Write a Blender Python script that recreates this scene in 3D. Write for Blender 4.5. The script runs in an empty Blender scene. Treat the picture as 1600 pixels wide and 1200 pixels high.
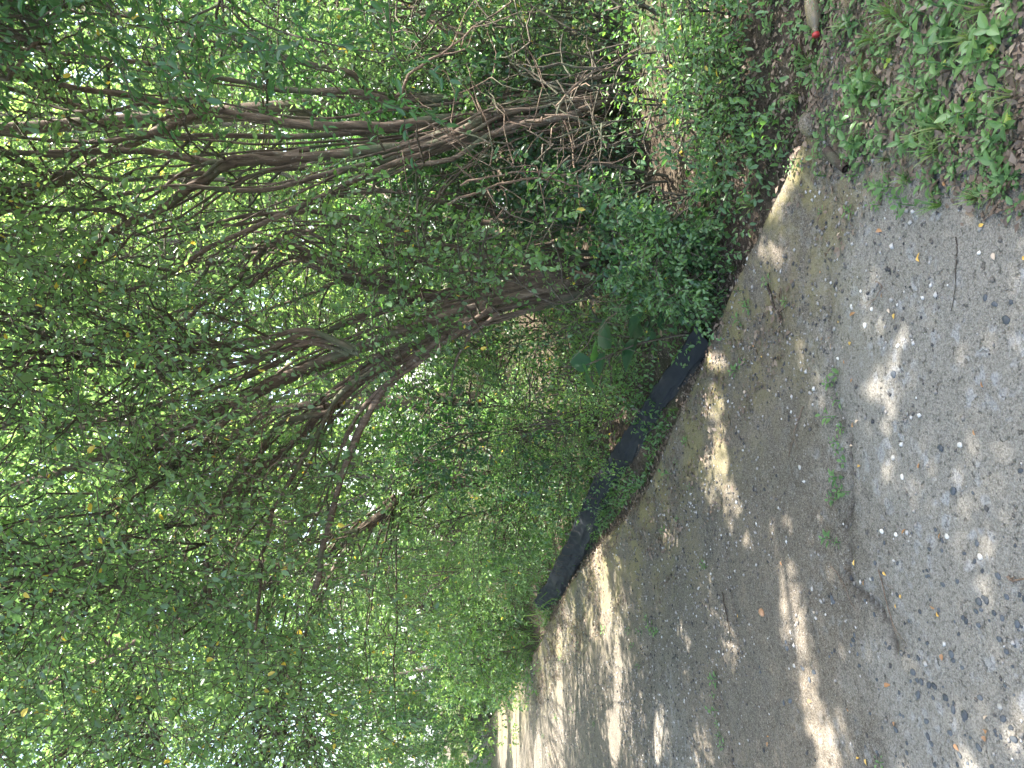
import bpy, math, random
import numpy as np
from mathutils import Matrix, Vector

# ------------------------------------------------------------------ camera, sky, sun, exposure
SC = bpy.context.scene
COL = SC.collection
R = math.radians
PITCH = R(5.87); HCAM = 1.5; F = 1170.0
cam_d = bpy.data.cameras.new('camera'); cam = bpy.data.objects.new('camera', cam_d); COL.objects.link(cam)
cam_d.sensor_width = 36.0; cam_d.lens = 36.0 * F / 1600.0
cam_d.clip_start = 0.05; cam_d.clip_end = 2500.0
Uv = Vector((0, math.sin(PITCH), math.cos(PITCH))); Rv = Vector((1, 0, 0)); Fv = Vector((0, math.cos(PITCH), -math.sin(PITCH)))
m = Matrix((( -Uv.x, Rv.x, -Fv.x, 0), (-Uv.y, Rv.y, -Fv.y, 0), (-Uv.z, Rv.z, -Fv.z, HCAM), (0, 0, 0, 1)))
cam.matrix_world = m            # the phone was held on its side: the picture's left is up
SC.camera = cam

SUN_EL, SUN_AZ = R(66), R(82)   # azimuth from +Y towards +X
SUN = np.array([math.cos(SUN_EL) * math.sin(SUN_AZ), math.cos(SUN_EL) * math.cos(SUN_AZ), math.sin(SUN_EL)])
W = bpy.data.worlds.new('World'); SC.world = W; W.use_nodes = True
wn = W.node_tree; wn.nodes.clear()
wo = wn.nodes.new('ShaderNodeOutputWorld'); wb = wn.nodes.new('ShaderNodeBackground'); ws = wn.nodes.new('ShaderNodeTexSky')
ws.sky_type = 'NISHITA'; ws.sun_disc = False; ws.sun_elevation = SUN_EL; ws.sun_rotation = SUN_AZ
ws.air_density = 1.0; ws.dust_density = 2.5; ws.ozone_density = 1.0
wb.inputs['Strength'].default_value = 0.15
wm_ = wn.nodes.new('ShaderNodeMix'); wm_.data_type = 'RGBA'; wm_.blend_type = 'MULTIPLY'; wm_.inputs[0].default_value = 1.0
wm_.inputs[7].default_value = (1.06, 1.0, 0.88, 1)      # the phone's daylight white balance
wn.links.new(ws.outputs[0], wm_.inputs[6]); wn.links.new(wm_.outputs[2], wb.inputs[0]); wn.links.new(wb.outputs[0], wo.inputs[0])
sun_d = bpy.data.lights.new('sun', 'SUN'); sun_d.energy = 4.6; sun_d.angle = R(0.53); sun_d.color = (1.0, 0.95, 0.86)
sun = bpy.data.objects.new('sun', sun_d); COL.objects.link(sun)
sun.rotation_euler = Vector(SUN).to_track_quat('Z', 'Y').to_euler()
SC.view_settings.view_transform = 'Standard'; SC.view_settings.look = 'None'
SC.view_settings.gamma = 1.0; SC.view_settings.use_curve_mapping = False
SC.view_settings.exposure = 2.85
SC.render.engine = 'CYCLES'
SC.cycles.max_bounces = 8; SC.cycles.diffuse_bounces = 4; SC.cycles.transmission_bounces = 6
SC.cycles.caustics_reflective = False; SC.cycles.caustics_refractive = False

rs = np.random.RandomState(7); random.seed(7)

# ------------------------------------------------------------------ authoring helpers
def P(x, y, d):
    """point at forward distance d on the sight line of photo pixel (x, y)"""
    v = np.array([(600.0 - y) / F, 0, 0]) + np.array(Fv) + np.array(Uv) * ((800.0 - x) / F)
    v = v / v[1]
    return np.array([0, 0, HCAM]) + v * d
def G(x, y, z=None):
    if z is None:                       # land on the real surface
        z = 0.0
        for _ in range(5):
            g_ = G(x, y, z); z = .5 * z + .5 * float(surf_z(g_[0], g_[1]))
        return g_
    v = np.array([(600.0 - y) / F, 0, 0]) + np.array(Fv) + np.array(Uv) * ((800.0 - x) / F)
    k = (z - HCAM) / v[2]
    return np.array([0, 0, HCAM]) + v * k
SD = np.array([-0.5, 0.866]); TD = np.array([0.866, 0.5])     # along and across the path
EDGE = 2.12
def tcoord(x, y): return x * TD[0] + y * TD[1]
def scoord(x, y): return x * SD[0] + y * SD[1]

def _hash(ix, iy, s):
    h = (ix * 374761393 + iy * 668265263 + s * 974711) & 0x7fffffff
    h = ((h ^ (h >> 13)) * 1274126177) & 0x7fffffff
    return ((h ^ (h >> 16)) & 0xffff) / 65535.0
def vnoise(x, y, s=0):
    x = np.asarray(x, float); y = np.asarray(y, float)
    ix = np.floor(x).astype(np.int64); iy = np.floor(y).astype(np.int64)
    fx = x - ix; fy = y - iy; fx = fx * fx * (3 - 2 * fx); fy = fy * fy * (3 - 2 * fy)
    a = _hash(ix, iy, s); b = _hash(ix + 1, iy, s); c = _hash(ix, iy + 1, s); d = _hash(ix + 1, iy + 1, s)
    return (a * (1 - fx) + b * fx) * (1 - fy) + (c * (1 - fx) + d * fx) * fy
def fbm(x, y, s=0, o=4):
    r = 0; a = .5
    for k in range(o): r = r + a * (vnoise(x, y, s + k) - .5); x = x * 2.03; y = y * 2.03; a *= .5
    return r

def edge_t(s):
    s = np.asarray(s, float)
    return np.interp(s, [1.0, 1.8, 2.0, 2.5, 3.2, 4.0, 5.0, 6.0, 7.5, 9.0, 12.0, 20.0, 34.0, 45.0], [2.9, 2.5, 2.41, 2.33, 2.24, 2.13, 2.02, 2.07, 2.2, 2.24, 2.12, 2.3, 2.9, 2.2]) + 0.10 * fbm(s * 2.6, s * 0 + 3.1, 5)
def ground_z(x, y):
    x = np.asarray(x, float); y = np.asarray(y, float)
    t = tcoord(x, y); s = scoord(x, y)
    z = -0.05 + 0.05 * fbm(x * .9, y * .9, 11)
    r = np.clip((t - 2.5) / 6.0, 0, 1); z = z + 0.85 * r * r * (3 - 2 * r) + 0.10 * np.clip((t - edge_t(s) - .05) / .5, 0, 1)
    z = z + 0.5 * np.clip((-t - 4.5) / 6.0, 0, 1)
    z = np.where((t < edge_t(s) - .12) & (t > -3.5), np.minimum(z, -0.09), z)
    return z
CRACKS = [[(1308, 640), (1316, 700), (1318, 780)], [(1318, 780), (1310, 850), (1322, 900), (1345, 930), (1390, 980), (1400, 1010)],
          [(1136, 850), (1140, 930), (1150, 1010)], [(1118, 1040), (1128, 1120), (1140, 1200), (1160, 1300)],
          [(1310, 640), (1300, 540), (1290, 440)], [(1020, 960), (1010, 1010), (1015, 1080)], [(880, 1000), (905, 1080)]]
CRACKW = [[G(*p, 0.0)[:2] for p in c] for c in CRACKS]
def crackdist(x, y):
    best = np.full(np.shape(x), 9.0)
    wx = x + 0.22 * fbm(x * 5, y * 5, 71, 5); wy = y + 0.22 * fbm(x * 5, y * 5, 72, 5)
    for c in CRACKW:
        for a, b in zip(c[:-1], c[1:]):
            d = b - a; L = d @ d
            k = np.clip(((wx - a[0]) * d[0] + (wy - a[1]) * d[1]) / L, 0, 1)
            best = np.minimum(best, np.hypot(wx - a[0] - k * d[0], wy - a[1] - k * d[1]))
    return best
def path_z(x, y):
    x = np.asarray(x, float); y = np.asarray(y, float)
    t = tcoord(x, y); s = scoord(x, y)
    z = 0.030 * fbm(x * 1.1, y * 1.1, 21) + 0.010 * fbm(x * 5, y * 5, 31) + 0.006 * fbm(x * 22, y * 22, 41)
    e = edge_t(s) - t
    z = z + 0.035 * np.exp(-((e - .16) / .13) ** 2) * (.4 + vnoise(s * 1.7, s * 0, 4)) - 0.10 * np.clip((0.10 - e) / .10, 0, 1)
    z = z - 0.014 * np.exp(-(crackdist(x, y) / .014) ** 2) - 0.010 * np.exp(-(crackdist(x, y) / .09) ** 2)
    return z
def surf_z(x, y):
    t = tcoord(x, y); s = scoord(x, y)
    return np.where((t < edge_t(s) - .02) & (t > -3.4), path_z(x, y), ground_z(x, y))

# ------------------------------------------------------------------ mesh helpers
def mesh_np(name, V, faces_groups, mat, attrs=None, smooth=False):
    """faces_groups: list of int arrays (n, k)"""
    me = bpy.data.meshes.new(name)
    V = np.asarray(V, np.float32)
    me.vertices.add(len(V)); me.vertices.foreach_set('co', V.ravel())
    loops = np.concatenate([f.ravel() for f in faces_groups]).astype(np.int32)
    sizes = np.concatenate([np.full(len(f), f.shape[1], np.int32) for f in faces_groups])
    starts = np.concatenate([[0], np.cumsum(sizes)[:-1]]).astype(np.int32)
    me.loops.add(len(loops)); me.loops.foreach_set('vertex_index', loops)
    me.polygons.add(len(sizes)); me.polygons.foreach_set('loop_start', starts)
    if smooth: me.polygons.foreach_set('use_smooth', np.ones(len(sizes), bool))
    if attrs:
        for k, a in attrs.items():
            at = me.attributes.new(k, 'FLOAT', 'POINT'); at.data.foreach_set('value', np.asarray(a, np.float32))
    me.update(calc_edges=True)
    if mat: me.materials.append(mat)
    return me
def link(name, me, parent=None, loc=None, rot=None, scale=None):
    o = bpy.data.objects.new(name, me); COL.objects.link(o)
    if parent is not None: o.parent = parent
    if loc is not None: o.location = loc
    if rot is not None: o.rotation_euler = rot
    if scale is not None: o.scale = scale
    return o
def tag(o, label=None, cat=None, group=None, kind=None):
    if label: o['label'] = label
    if cat: o['category'] = cat
    if group: o['group'] = group
    if kind: o['kind'] = kind
    return o
def thing(name, loc, label, cat, group=None):
    return tag(link(name, None, None, loc), label, cat, group)

class Tubes:
    def __init__(s): s.V = []; s.Q = []; s.n = 0; s.T = []
    def add(s, pts, rad, sides=6):
        pts = np.asarray(pts, float); n = len(pts)
        rad = np.broadcast_to(rad, (n,)).astype(float)
        s.batch(pts[None], rad[None], sides)
    def batch(s, pts, rad, sides=3):
        """pts (M,n,3), rad (M,n)"""
        M, n, _ = pts.shape
        T = np.gradient(pts, axis=1); T /= np.linalg.norm(T, axis=2, keepdims=True) + 1e-9
        up = np.where(np.abs(T[:, :1, 2:3]) > .85, np.array([[[1., 0, 0]]]), np.array([[[0, 0, 1.]]]))
        A = np.cross(T, np.broadcast_to(up, T.shape)); A /= np.linalg.norm(A, axis=2, keepdims=True) + 1e-9
        B = np.cross(T, A)
        an = np.arange(sides) * 2 * np.pi / sides
        V = pts[:, :, None] + rad[:, :, None, None] * (np.cos(an)[None, None, :, None] * A[:, :, None] + np.sin(an)[None, None, :, None] * B[:, :, None])
        i = np.arange(n - 1)[:, None] * sides; j = np.arange(sides)[None]; j2 = (j + 1) % sides
        q = np.stack([i + j, i + j2, i + sides + j2, i + sides + j], -1).reshape(-1, 4)
        Q = (q[None] + (np.arange(M) * n * sides)[:, None, None]).reshape(-1, 4) + s.n
        s.V.append(V.reshape(-1, 3)); s.Q.append(Q); s.n += M * n * sides
    def build(s, name, mat, parent=None, smooth=True):
        me = mesh_np(name, np.concatenate(s.V), [np.concatenate(s.Q)], mat, smooth=smooth)
        return link(name, me, parent)

LEAF = {}
LEAF['kite'] = (np.array([[0, 0, 0], [.42, .5, .10], [1, 0, -.06], [.42, -.5, .10]]), [np.array([[0, 3, 2], [0, 2, 1]])])
LEAF['hex'] = (np.array([[0, 0, 0], [.25, .42, .09], [.68, .36, .09], [1, 0, -.08], [.68, -.36, .09], [.25, -.42, .09]]),
               [np.array([[0, 5, 4, 3], [0, 3, 2, 1]])])
LEAF['full'] = (np.array([[0, 0, 0], [.14, .26, .05], [.38, .48, .09], [.68, .36, .05], [1, 0, -.12], [.68, -.36, .05], [.38, -.48, .09], [.14, -.26, .05], [.38, 0, .0], [.68, 0, -.02]]),
                [np.array([[8, 6, 5, 9], [8, 9, 3, 2], ]), np.array([[0, 7, 8], [7, 6, 8], [0, 8, 1], [1, 8, 2], [9, 5, 4], [9, 4, 3]])])
def fine_leaf(ns=7, droop=.16):
    xs = np.linspace(0, 1, ns + 1); V = [[0, 0, 0]]
    for x in xs[1:-1]:
        w = .5 * math.sin(math.pi * x ** .78) ** .85; z = -droop * x * x
        V += [[x, w, z + .10 * w * 2], [x, w * .5, z + .03], [x, 0, z], [x, -w * .5, z + .03], [x, -w, z + .10 * w * 2]]
    V.append([1.03, 0, -droop]); q = []; t = []; n = len(V) - 1
    for i in range(ns - 2):
        for j in range(4): a = 1 + i * 5 + j; q.append([a, a + 5, a + 6, a + 1])
    for j in range(4): t.append([0, 1 + j, 2 + j]); e = n - 5 + j; t.append([n, e + 1, e])
    return np.array(V, float), [np.array(q), np.array(t)]
LEAF['fine'] = fine_leaf()
LEAF['blade'] = (np.array([[0, -.5, 0], [0, .5, 0], [.4, .55, .12], [.4, -.55, .12], [.75, .35, .10], [.75, -.35, .10], [1, 0, 0]]),
                 [np.array([[0, 1, 2, 3], [3, 2, 4, 5]]), np.array([[5, 4, 6]])])
def norm(v): return v / (np.linalg.norm(v, axis=-1, keepdims=True) + 1e-9)
class Leaves:
    def __init__(s, kind='hex', aspect=.62): s.kind = kind; s.asp = aspect; s.p = []; s.a = []; s.nn = []; s.L = []; s.r = []
    def add(s, p, axis, nrm, length, rnd=None):
        if len(p) == 0: return
        s.p.append(p); s.a.append(axis); s.nn.append(nrm); s.L.append(np.broadcast_to(length, (len(p),)).astype(float))
        s.r.append(rs.rand(len(p)) if rnd is None else rnd)
    def count(s): return sum(len(q) for q in s.p)
    def mesh(s, name, mat, smooth=False):
        p = np.concatenate(s.p); a = norm(np.concatenate(s.a)); n = np.concatenate(s.nn); L = np.concatenate(s.L); r = np.concatenate(s.r)
        sd = norm(np.cross(n, a)); n = np.cross(a, sd)
        tv, tf = LEAF[s.kind]; k = len(tv)
        V = p[:, None] + L[:, None, None] * (tv[None, :, 0:1] * a[:, None] + s.asp * tv[None, :, 1:2] * sd[:, None] + tv[None, :, 2:3] * n[:, None])
        off = (np.arange(len(p)) * k)[:, None, None]
        fs = [(f[None] + off).reshape(-1, f.shape[1]) for f in tf]
        return mesh_np(name, V.reshape(-1, 3), fs, mat, {'rnd': np.repeat(r, k)}, smooth)
    def build(s, name, mat, parent=None): return link(name, s.mesh(name, mat), parent)

# ------------------------------------------------------------------ materials
def mat_new(name):
    mt = bpy.data.materials.new(name); mt.use_nodes = True; nt = mt.node_tree; nt.nodes.clear()
    out = nt.nodes.new('ShaderNodeOutputMaterial'); return mt, nt, out
def ramp(nt, src, stops):
    r = nt.nodes.new('ShaderNodeValToRGB'); e = r.color_ramp.elements
    while len(e) > 1: e.remove(e[-1])
    e[0].position = stops[0][0]; e[0].color = (*stops[0][1], 1)
    for p_, c in stops[1:]:
        q = e.new(p_); q.color = (*c, 1)
    nt.links.new(src, r.inputs[0]); return r.outputs[0]
def noise(nt, co, scale, detail=4, rough=.6, dist=0):
    n = nt.nodes.new('ShaderNodeTexNoise'); n.inputs['Scale'].default_value = scale; n.inputs['Detail'].default_value = detail
    n.inputs['Roughness'].default_value = rough; n.inputs['Distortion'].default_value = dist
    nt.links.new(co, n.inputs['Vector']); return n.outputs['Fac']
def mixc(nt, fac, a, b, mode='MIX'):
    x = nt.nodes.new('ShaderNodeMix'); x.data_type = 'RGBA'; x.blend_type = mode
    for sock, v in ((x.inputs[0], fac), (x.inputs[6], a), (x.inputs[7], b)):
        if isinstance(v, (int, float)): sock.default_value = v
        elif isinstance(v, tuple): sock.default_value = (*v, 1)
        else: nt.links.new(v, sock)
    return x.outputs[2]
def math_(nt, op, a, b=0.0, clamp=False):
    x = nt.nodes.new('ShaderNodeMath'); x.operation = op; x.use_clamp = clamp
    for i, v in enumerate((a, b)):
        if isinstance(v, (int, float)): x.inputs[i].default_value = v
        else: nt.links.new(v, x.inputs[i])
    return x.outputs[0]
def sstep(nt, v, lo, hi):
    x = nt.nodes.new('ShaderNodeMapRange'); x.interpolation_type = 'SMOOTHSTEP'
    x.inputs[1].default_value = lo; x.inputs[2].default_value = hi; nt.links.new(v, x.inputs[0]); return x.outputs[0]
def bump(nt, h, strength, dist, nrm=None):
    b = nt.nodes.new('ShaderNodeBump'); b.inputs['Strength'].default_value = strength; b.inputs['Distance'].default_value = dist
    nt.links.new(h, b.inputs['Height'])
    if nrm: nt.links.new(nrm, b.inputs['Normal'])
    return b.outputs[0]
def pbsdf(nt, color, rough=.6, spec=.4, normal=None):
    b = nt.nodes.new('ShaderNodeBsdfPrincipled')
    if isinstance(color, tuple): b.inputs['Base Color'].default_value = (*color, 1)
    else: nt.links.new(color, b.inputs['Base Color'])
    if isinstance(rough, (int, float)): b.inputs['Roughness'].default_value = rough
    else: nt.links.new(rough, b.inputs['Roughness'])
    b.inputs['Specular IOR Level'].default_value = spec
    if normal: nt.links.new(normal, b.inputs['Normal'])
    return b
def leaf_mat(name, cols, tcols, rough=.34, fac=.42, yellow=.0):
    mt, nt, out = mat_new(name)
    at = nt.nodes.new('ShaderNodeAttribute'); at.attribute_name = 'rnd'
    geo = nt.nodes.new('ShaderNodeNewGeometry')
    n = noise(nt, geo.outputs['Position'], 1.7, 3)
    v = math_(nt, 'ADD', math_(nt, 'MULTIPLY', at.outputs['Fac'], .6), math_(nt, 'MULTIPLY', math_(nt, 'SUBTRACT', n, .40), 1.7), True)
    k = len(cols)
    c = ramp(nt, v, [(i / (k - 1), cc) for i, cc in enumerate(cols)])
    tc = ramp(nt, v, [(i / (k - 1), cc) for i, cc in enumerate(tcols)])
    if yellow > 0:
        ymask = math_(nt, 'GREATER_THAN', at.outputs['Fac'], 1 - yellow)
        c = mixc(nt, ymask, c, (.55, .42, .06)); tc = mixc(nt, ymask, tc, (.7, .55, .06))
    b = pbsdf(nt, c, rough, .6)
    tr = nt.nodes.new('ShaderNodeBsdfTranslucent'); nt.links.new(tc, tr.inputs[0])
    mx = nt.nodes.new('ShaderNodeMixShader'); mx.inputs[0].default_value = fac
    nt.links.new(b.outputs[0], mx.inputs[1]); nt.links.new(tr.outputs[0], mx.inputs[2]); nt.links.new(mx.outputs[0], out.inputs[0])
    return mt
M = {}
M['leaf_mid'] = leaf_mat('leaf_mid', [(.052, .105, .048), (.075, .14, .060), (.105, .18, .072)], [(.17, .34, .10), (.27, .48, .13), (.40, .60, .15)], yellow=.006)
M['leaf_light'] = leaf_mat('leaf_light', [(.05, .115, .035), (.07, .155, .045), (.10, .19, .055)], [(.25, .46, .11), (.39, .62, .13), (.53, .74, .16)], yellow=.004)
M['leaf_dark'] = leaf_mat('leaf_dark', [(.022, .060, .032), (.034, .085, .042), (.05, .115, .045)], [(.05, .14, .03), (.08, .22, .04), (.14, .30, .05)], rough=.35)  # deep undergrowth green; also puts shade into the shrubs filling dark hollows
M['leaf_blue'] = leaf_mat('leaf_blue', [(.030, .085, .040), (.05, .125, .055), (.07, .17, .06)], [(.07, .2, .05), (.12, .3, .06), (.22, .42, .08)], rough=.38)
M['weed'] = leaf_mat('weed', [(.055, .115, .045), (.10, .185, .07), (.15, .25, .09)], [(.10, .26, .04), (.18, .40, .05), (.30, .52, .06)], rough=.4, fac=.35)
M['weed_yellow'] = leaf_mat('weed_yellow', [(.16, .26, .04), (.24, .34, .05), (.34, .40, .06)], [(.30, .44, .05), (.38, .52, .06), (.5, .55, .07)], rough=.4, fac=.35)
M['grass'] = leaf_mat('grass', [(.06, .13, .03), (.10, .18, .04), (.22, .22, .09)], [(.14, .26, .05), (.22, .34, .06), (.3, .34, .1)], rough=.5, fac=.3)
M['litter'] = leaf_mat('litter', [(.07, .05, .038), (.13, .09, .065), (.27, .21, .16)], [(.08, .05, .03), (.14, .08, .04), (.2, .14, .08)], rough=.7, fac=.15)
M['fallen_yellow'] = leaf_mat('fallen_yellow', [(.62, .40, .10), (.55, .30, .06)], [(.6, .4, .08), (.5, .3, .05)], rough=.5, fac=.2)
M['fallen_orange'] = leaf_mat('fallen_orange', [(.34, .18, .08), (.30, .15, .07)], [(.5, .25, .05), (.4, .2, .05)], rough=.6, fac=.2)
M['fallen_pale'] = leaf_mat('fallen_pale', [(.46, .36, .27), (.38, .28, .2)], [(.3, .2, .1), (.3, .2, .1)], rough=.7, fac=.1)

def bark_mat(name, c0, c1, c2, sc=14):
    mt, nt, out = mat_new(name)
    tc = nt.nodes.new('ShaderNodeTexCoord')
    mp = nt.nodes.new('ShaderNodeMapping'); mp.inputs['Scale'].default_value = (1, 1, .14); nt.links.new(tc.outputs['Object'], mp.inputs[0])
    n1 = noise(nt, mp.outputs[0], sc * 2.6, 6, .7, .6); n2 = noise(nt, tc.outputs['Object'], 3.0, 3)
    n3 = noise(nt, tc.outputs['Object'], 40, 3)
    c = ramp(nt, n1, [(.30, c0), (.52, c1), (.72, c2)])
    c = mixc(nt, sstep(nt, n2, .52, .68), c, (.085, .095, .06)); 
    c = mixc(nt, math_(nt, 'MULTIPLY', sstep(nt, n3, .60, .70), .5), c, (.30, .29, .25))
    b = pbsdf(nt, c, .85, .2, bump(nt, n1, .9, .012, bump(nt, n3, .4, .004)))
    nt.links.new(b.outputs[0], out.inputs[0]); return mt
M['bark'] = bark_mat('bark', (.045, .033, .025), (.115, .085, .066), (.26, .20, .155))
M['bark_grey'] = bark_mat('bark_grey', (.04, .035, .03), (.12, .10, .085), (.30, .26, .22), 20)
M['twig'] = bark_mat('twig', (.035, .030, .022), (.085, .070, .052), (.18, .145, .11), 30)
M['dead_twig'] = bark_mat('dead_twig', (.07, .045, .034), (.16, .11, .08), (.32, .25, .19), 30)
M['dark_stick'] = bark_mat('dark_stick', (.02, .016, .013), (.05, .035, .028), (.1, .08, .06), 30)

# weathered path
def path_mat():
    mt, nt, out = mat_new('worn_asphalt'); geo = nt.nodes.new('ShaderNodeNewGeometry'); po = geo.outputs['Position']
    at = nt.nodes.new('ShaderNodeAttribute'); at.attribute_name = 'edge'      # distance to the mossy rim, metres
    ac = nt.nodes.new('ShaderNodeAttribute'); ac.attribute_name = 'pale'      # where the surface is worn pale
    big = noise(nt, po, .9, 5, .65, .4); mid = noise(nt, po, 5.5, 6, .7, .3); fine = noise(nt, po, 60, 5, .75); grit = noise(nt, po, 230, 2, .6)
    c = ramp(nt, mid, [(.28, (.032, .026, .018)), (.45, (.070, .058, .042)), (.58, (.115, .100, .078)), (.74, (.19, .172, .145))])
    c = mixc(nt, sstep(nt, big, .42, .66), c, mixc(nt, mid, (.10, .078, .052), (.20, .17, .13)))
    c = mixc(nt, 1.0, c, (1.02, .88, .72), 'MULTIPLY')
    # pale worn concrete with lichen blotches
    pale = math_(nt, 'ADD', ac.outputs['Fac'], math_(nt, 'MULTIPLY', math_(nt, 'SUBTRACT', mid, .5), 1.1), True)
    c = mixc(nt, sstep(nt, pale, .25, .75), c, mixc(nt, fine, (.185, .168, .142), (.37, .342, .30)))
    vb = nt.nodes.new('ShaderNodeTexVoronoi'); vb.inputs['Scale'].default_value = 17; vb.inputs['Randomness'].default_value = 1
    wv = nt.nodes.new('ShaderNodeVectorMath'); wv.operation = 'ADD'
    nz = nt.nodes.new('ShaderNodeTexNoise'); nz.inputs['Scale'].default_value = 22; nz.inputs['Detail'].default_value = 4
    sc_ = nt.nodes.new('ShaderNodeVectorMath'); sc_.operation = 'SCALE'; sc_.inputs['Scale'].default_value = .09
    nt.links.new(po, nz.inputs['Vector']); nt.links.new(nz.outputs['Color'], sc_.inputs[0]); nt.links.new(po, wv.inputs[0]); nt.links.new(sc_.outputs[0], wv.inputs[1])
    nt.links.new(wv.outputs[0], vb.inputs['Vector'])
    bl = math_(nt, 'SUBTRACT', 1.0, sstep(nt, vb.outputs['Distance'], .24, .46))
    sel = sstep(nt, noise(nt, po, 4.0, 3), .44, .56)
    bl = math_(nt, 'MULTIPLY', math_(nt, 'MULTIPLY', bl, sel), math_(nt, 'ADD', math_(nt, 'MULTIPLY', ac.outputs['Fac'], .75), .05), True)
    c = mixc(nt, bl, c, (.42, .43, .45))
    # aggregate: pale and dark grains
    v1 = nt.nodes.new('ShaderNodeTexVoronoi'); v1.inputs['Scale'].default_value = 85; nt.links.new(po, v1.inputs['Vector'])
    g1 = math_(nt, 'SUBTRACT', 1.0, sstep(nt, v1.outputs['Distance'], .22, .34))
    sepc = nt.nodes.new('ShaderNodeSeparateColor'); nt.links.new(v1.outputs['Color'], sepc.inputs[0])
    lightg = math_(nt, 'MULTIPLY', g1, math_(nt, 'GREATER_THAN', sepc.outputs[0], .86)); darkg = math_(nt, 'MULTIPLY', g1, math_(nt, 'LESS_THAN', sepc.outputs[0], .22))
    c = mixc(nt, math_(nt, 'MULTIPLY', lightg, .85), c, (.38, .36, .33)); c = mixc(nt, math_(nt, 'MULTIPLY', darkg, .7), c, (.055, .055, .06))
    v2 = nt.nodes.new('ShaderNodeTexVoronoi'); v2.inputs['Scale'].default_value = 260; nt.links.new(po, v2.inputs['Vector'])
    s2 = nt.nodes.new('ShaderNodeSeparateColor'); nt.links.new(v2.outputs['Color'], s2.inputs[0])
    c = mixc(nt, .55, c, mixc(nt, s2.outputs[1], (.03, .027, .022), (.27, .25, .22)))
    c = mixc(nt, math_(nt, 'MULTIPLY', sstep(nt, fine, .50, .64), .5), c, (.035, .03, .024))
    v3 = nt.nodes.new('ShaderNodeTexVoronoi'); v3.inputs['Scale'].default_value = 38; nt.links.new(wv.outputs[0], v3.inputs['Vector'])
    s3 = nt.nodes.new('ShaderNodeSeparateColor'); nt.links.new(v3.outputs['Color'], s3.inputs[0])
    pit = math_(nt, 'MULTIPLY', math_(nt, 'SUBTRACT', 1.0, sstep(nt, v3.outputs['Distance'], .12, .36)), math_(nt, 'LESS_THAN', s3.outputs[0], .30))
    c = mixc(nt, math_(nt, 'MULTIPLY', pit, .55), c, (.04, .034, .026))
    # moss film and rusty soil near the rim
    mo = math_(nt, 'MULTIPLY', sstep(nt, math_(nt, 'SUBTRACT', 1.0, at.outputs['Fac']), .0, 1.0), sstep(nt, noise(nt, po, 3.2, 5, .7), .40, .62))
    c = mixc(nt, math_(nt, 'MULTIPLY', mo, .8), c, mixc(nt, fine, (.13, .11, .035), (.28, .24, .11)))
    acr = nt.nodes.new('ShaderNodeAttribute'); acr.attribute_name = 'crack'
    c = mixc(nt, math_(nt, 'MULTIPLY', acr.outputs['Fac'], .85), c, (.035, .028, .022))
    h = math_(nt, 'ADD', math_(nt, 'MULTIPLY', math_(nt, 'SUBTRACT', fine, math_(nt, 'MULTIPLY', pit, .5)), 1.3), math_(nt, 'MULTIPLY', grit, .5))
    b = pbsdf(nt, c, .82, .25, bump(nt, h, 1.0, .009, bump(nt, g1, .5, .004)))
    nt.links.new(b.outputs[0], out.inputs[0]); return mt
M['path'] = path_mat()
def soil_mat():
    mt, nt, out = mat_new('forest_soil'); geo = nt.nodes.new('ShaderNodeNewGeometry'); po = geo.outputs['Position']
    n = noise(nt, po, 9, 8, .75, .3); f = noise(nt, po, 75, 5, .75); g = noise(nt, po, .5, 4)
    c = ramp(nt, n, [(.3, (.030, .022, .016)), (.5, (.075, .055, .04)), (.72, (.15, .115, .085))])
    c = mixc(nt, sstep(nt, f, .5, .7), c, (.19, .15, .115))
    c = mixc(nt, math_(nt, 'MULTIPLY', sstep(nt, g, .45, .6), .5), c, (.045, .075, .025))
    b = pbsdf(nt, c, .95, .15, bump(nt, f, .9, .02, bump(nt, n, .7, .05)))
    nt.links.new(b.outputs[0], out.inputs[0]); return mt
M['soil'] = soil_mat()
def stone_mat(name, a, b_, rough=.6):
    mt, nt, out = mat_new(name); tc = nt.nodes.new('ShaderNodeTexCoord'); oi = nt.nodes.new('ShaderNodeObjectInfo')
    n = noise(nt, tc.outputs['Object'], 60, 5, .7)
    c = mixc(nt, n, a, b_); c = mixc(nt, math_(nt, 'MULTIPLY', oi.outputs['Random'], .5), c, tuple(min(1, q * 2.2) for q in b_))
    geo = nt.nodes.new('ShaderNodeNewGeometry')
    b = pbsdf(nt, c, rough, .4, bump(nt, n, .5, .002)); nt.links.new(b.outputs[0], out.inputs[0]); return mt
M['pebble_dark'] = stone_mat('pebble_dark', (.016, .018, .022), (.048, .054, .062))
M['pebble_pale'] = stone_mat('pebble_pale', (.18, .17, .155), (.36, .34, .31))
M['pebble_rust'] = stone_mat('pebble_rust', (.20, .10, .05), (.32, .18, .10))
def gravel_mat():
    mt, nt, out = mat_new('gravel_chips'); at = nt.nodes.new('ShaderNodeAttribute'); at.attribute_name = 'rnd'
    c = ramp(nt, at.outputs['Fac'], [(0, (.03, .03, .033)), (.4, (.09, .08, .07)), (.65, (.18, .165, .15)), (.88, (.27, .25, .23)), (1, (.44, .42, .40))])
    b = pbsdf(nt, c, .7, .3); nt.links.new(b.outputs[0], out.inputs[0]); return mt
M['gravel'] = gravel_mat()
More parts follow.
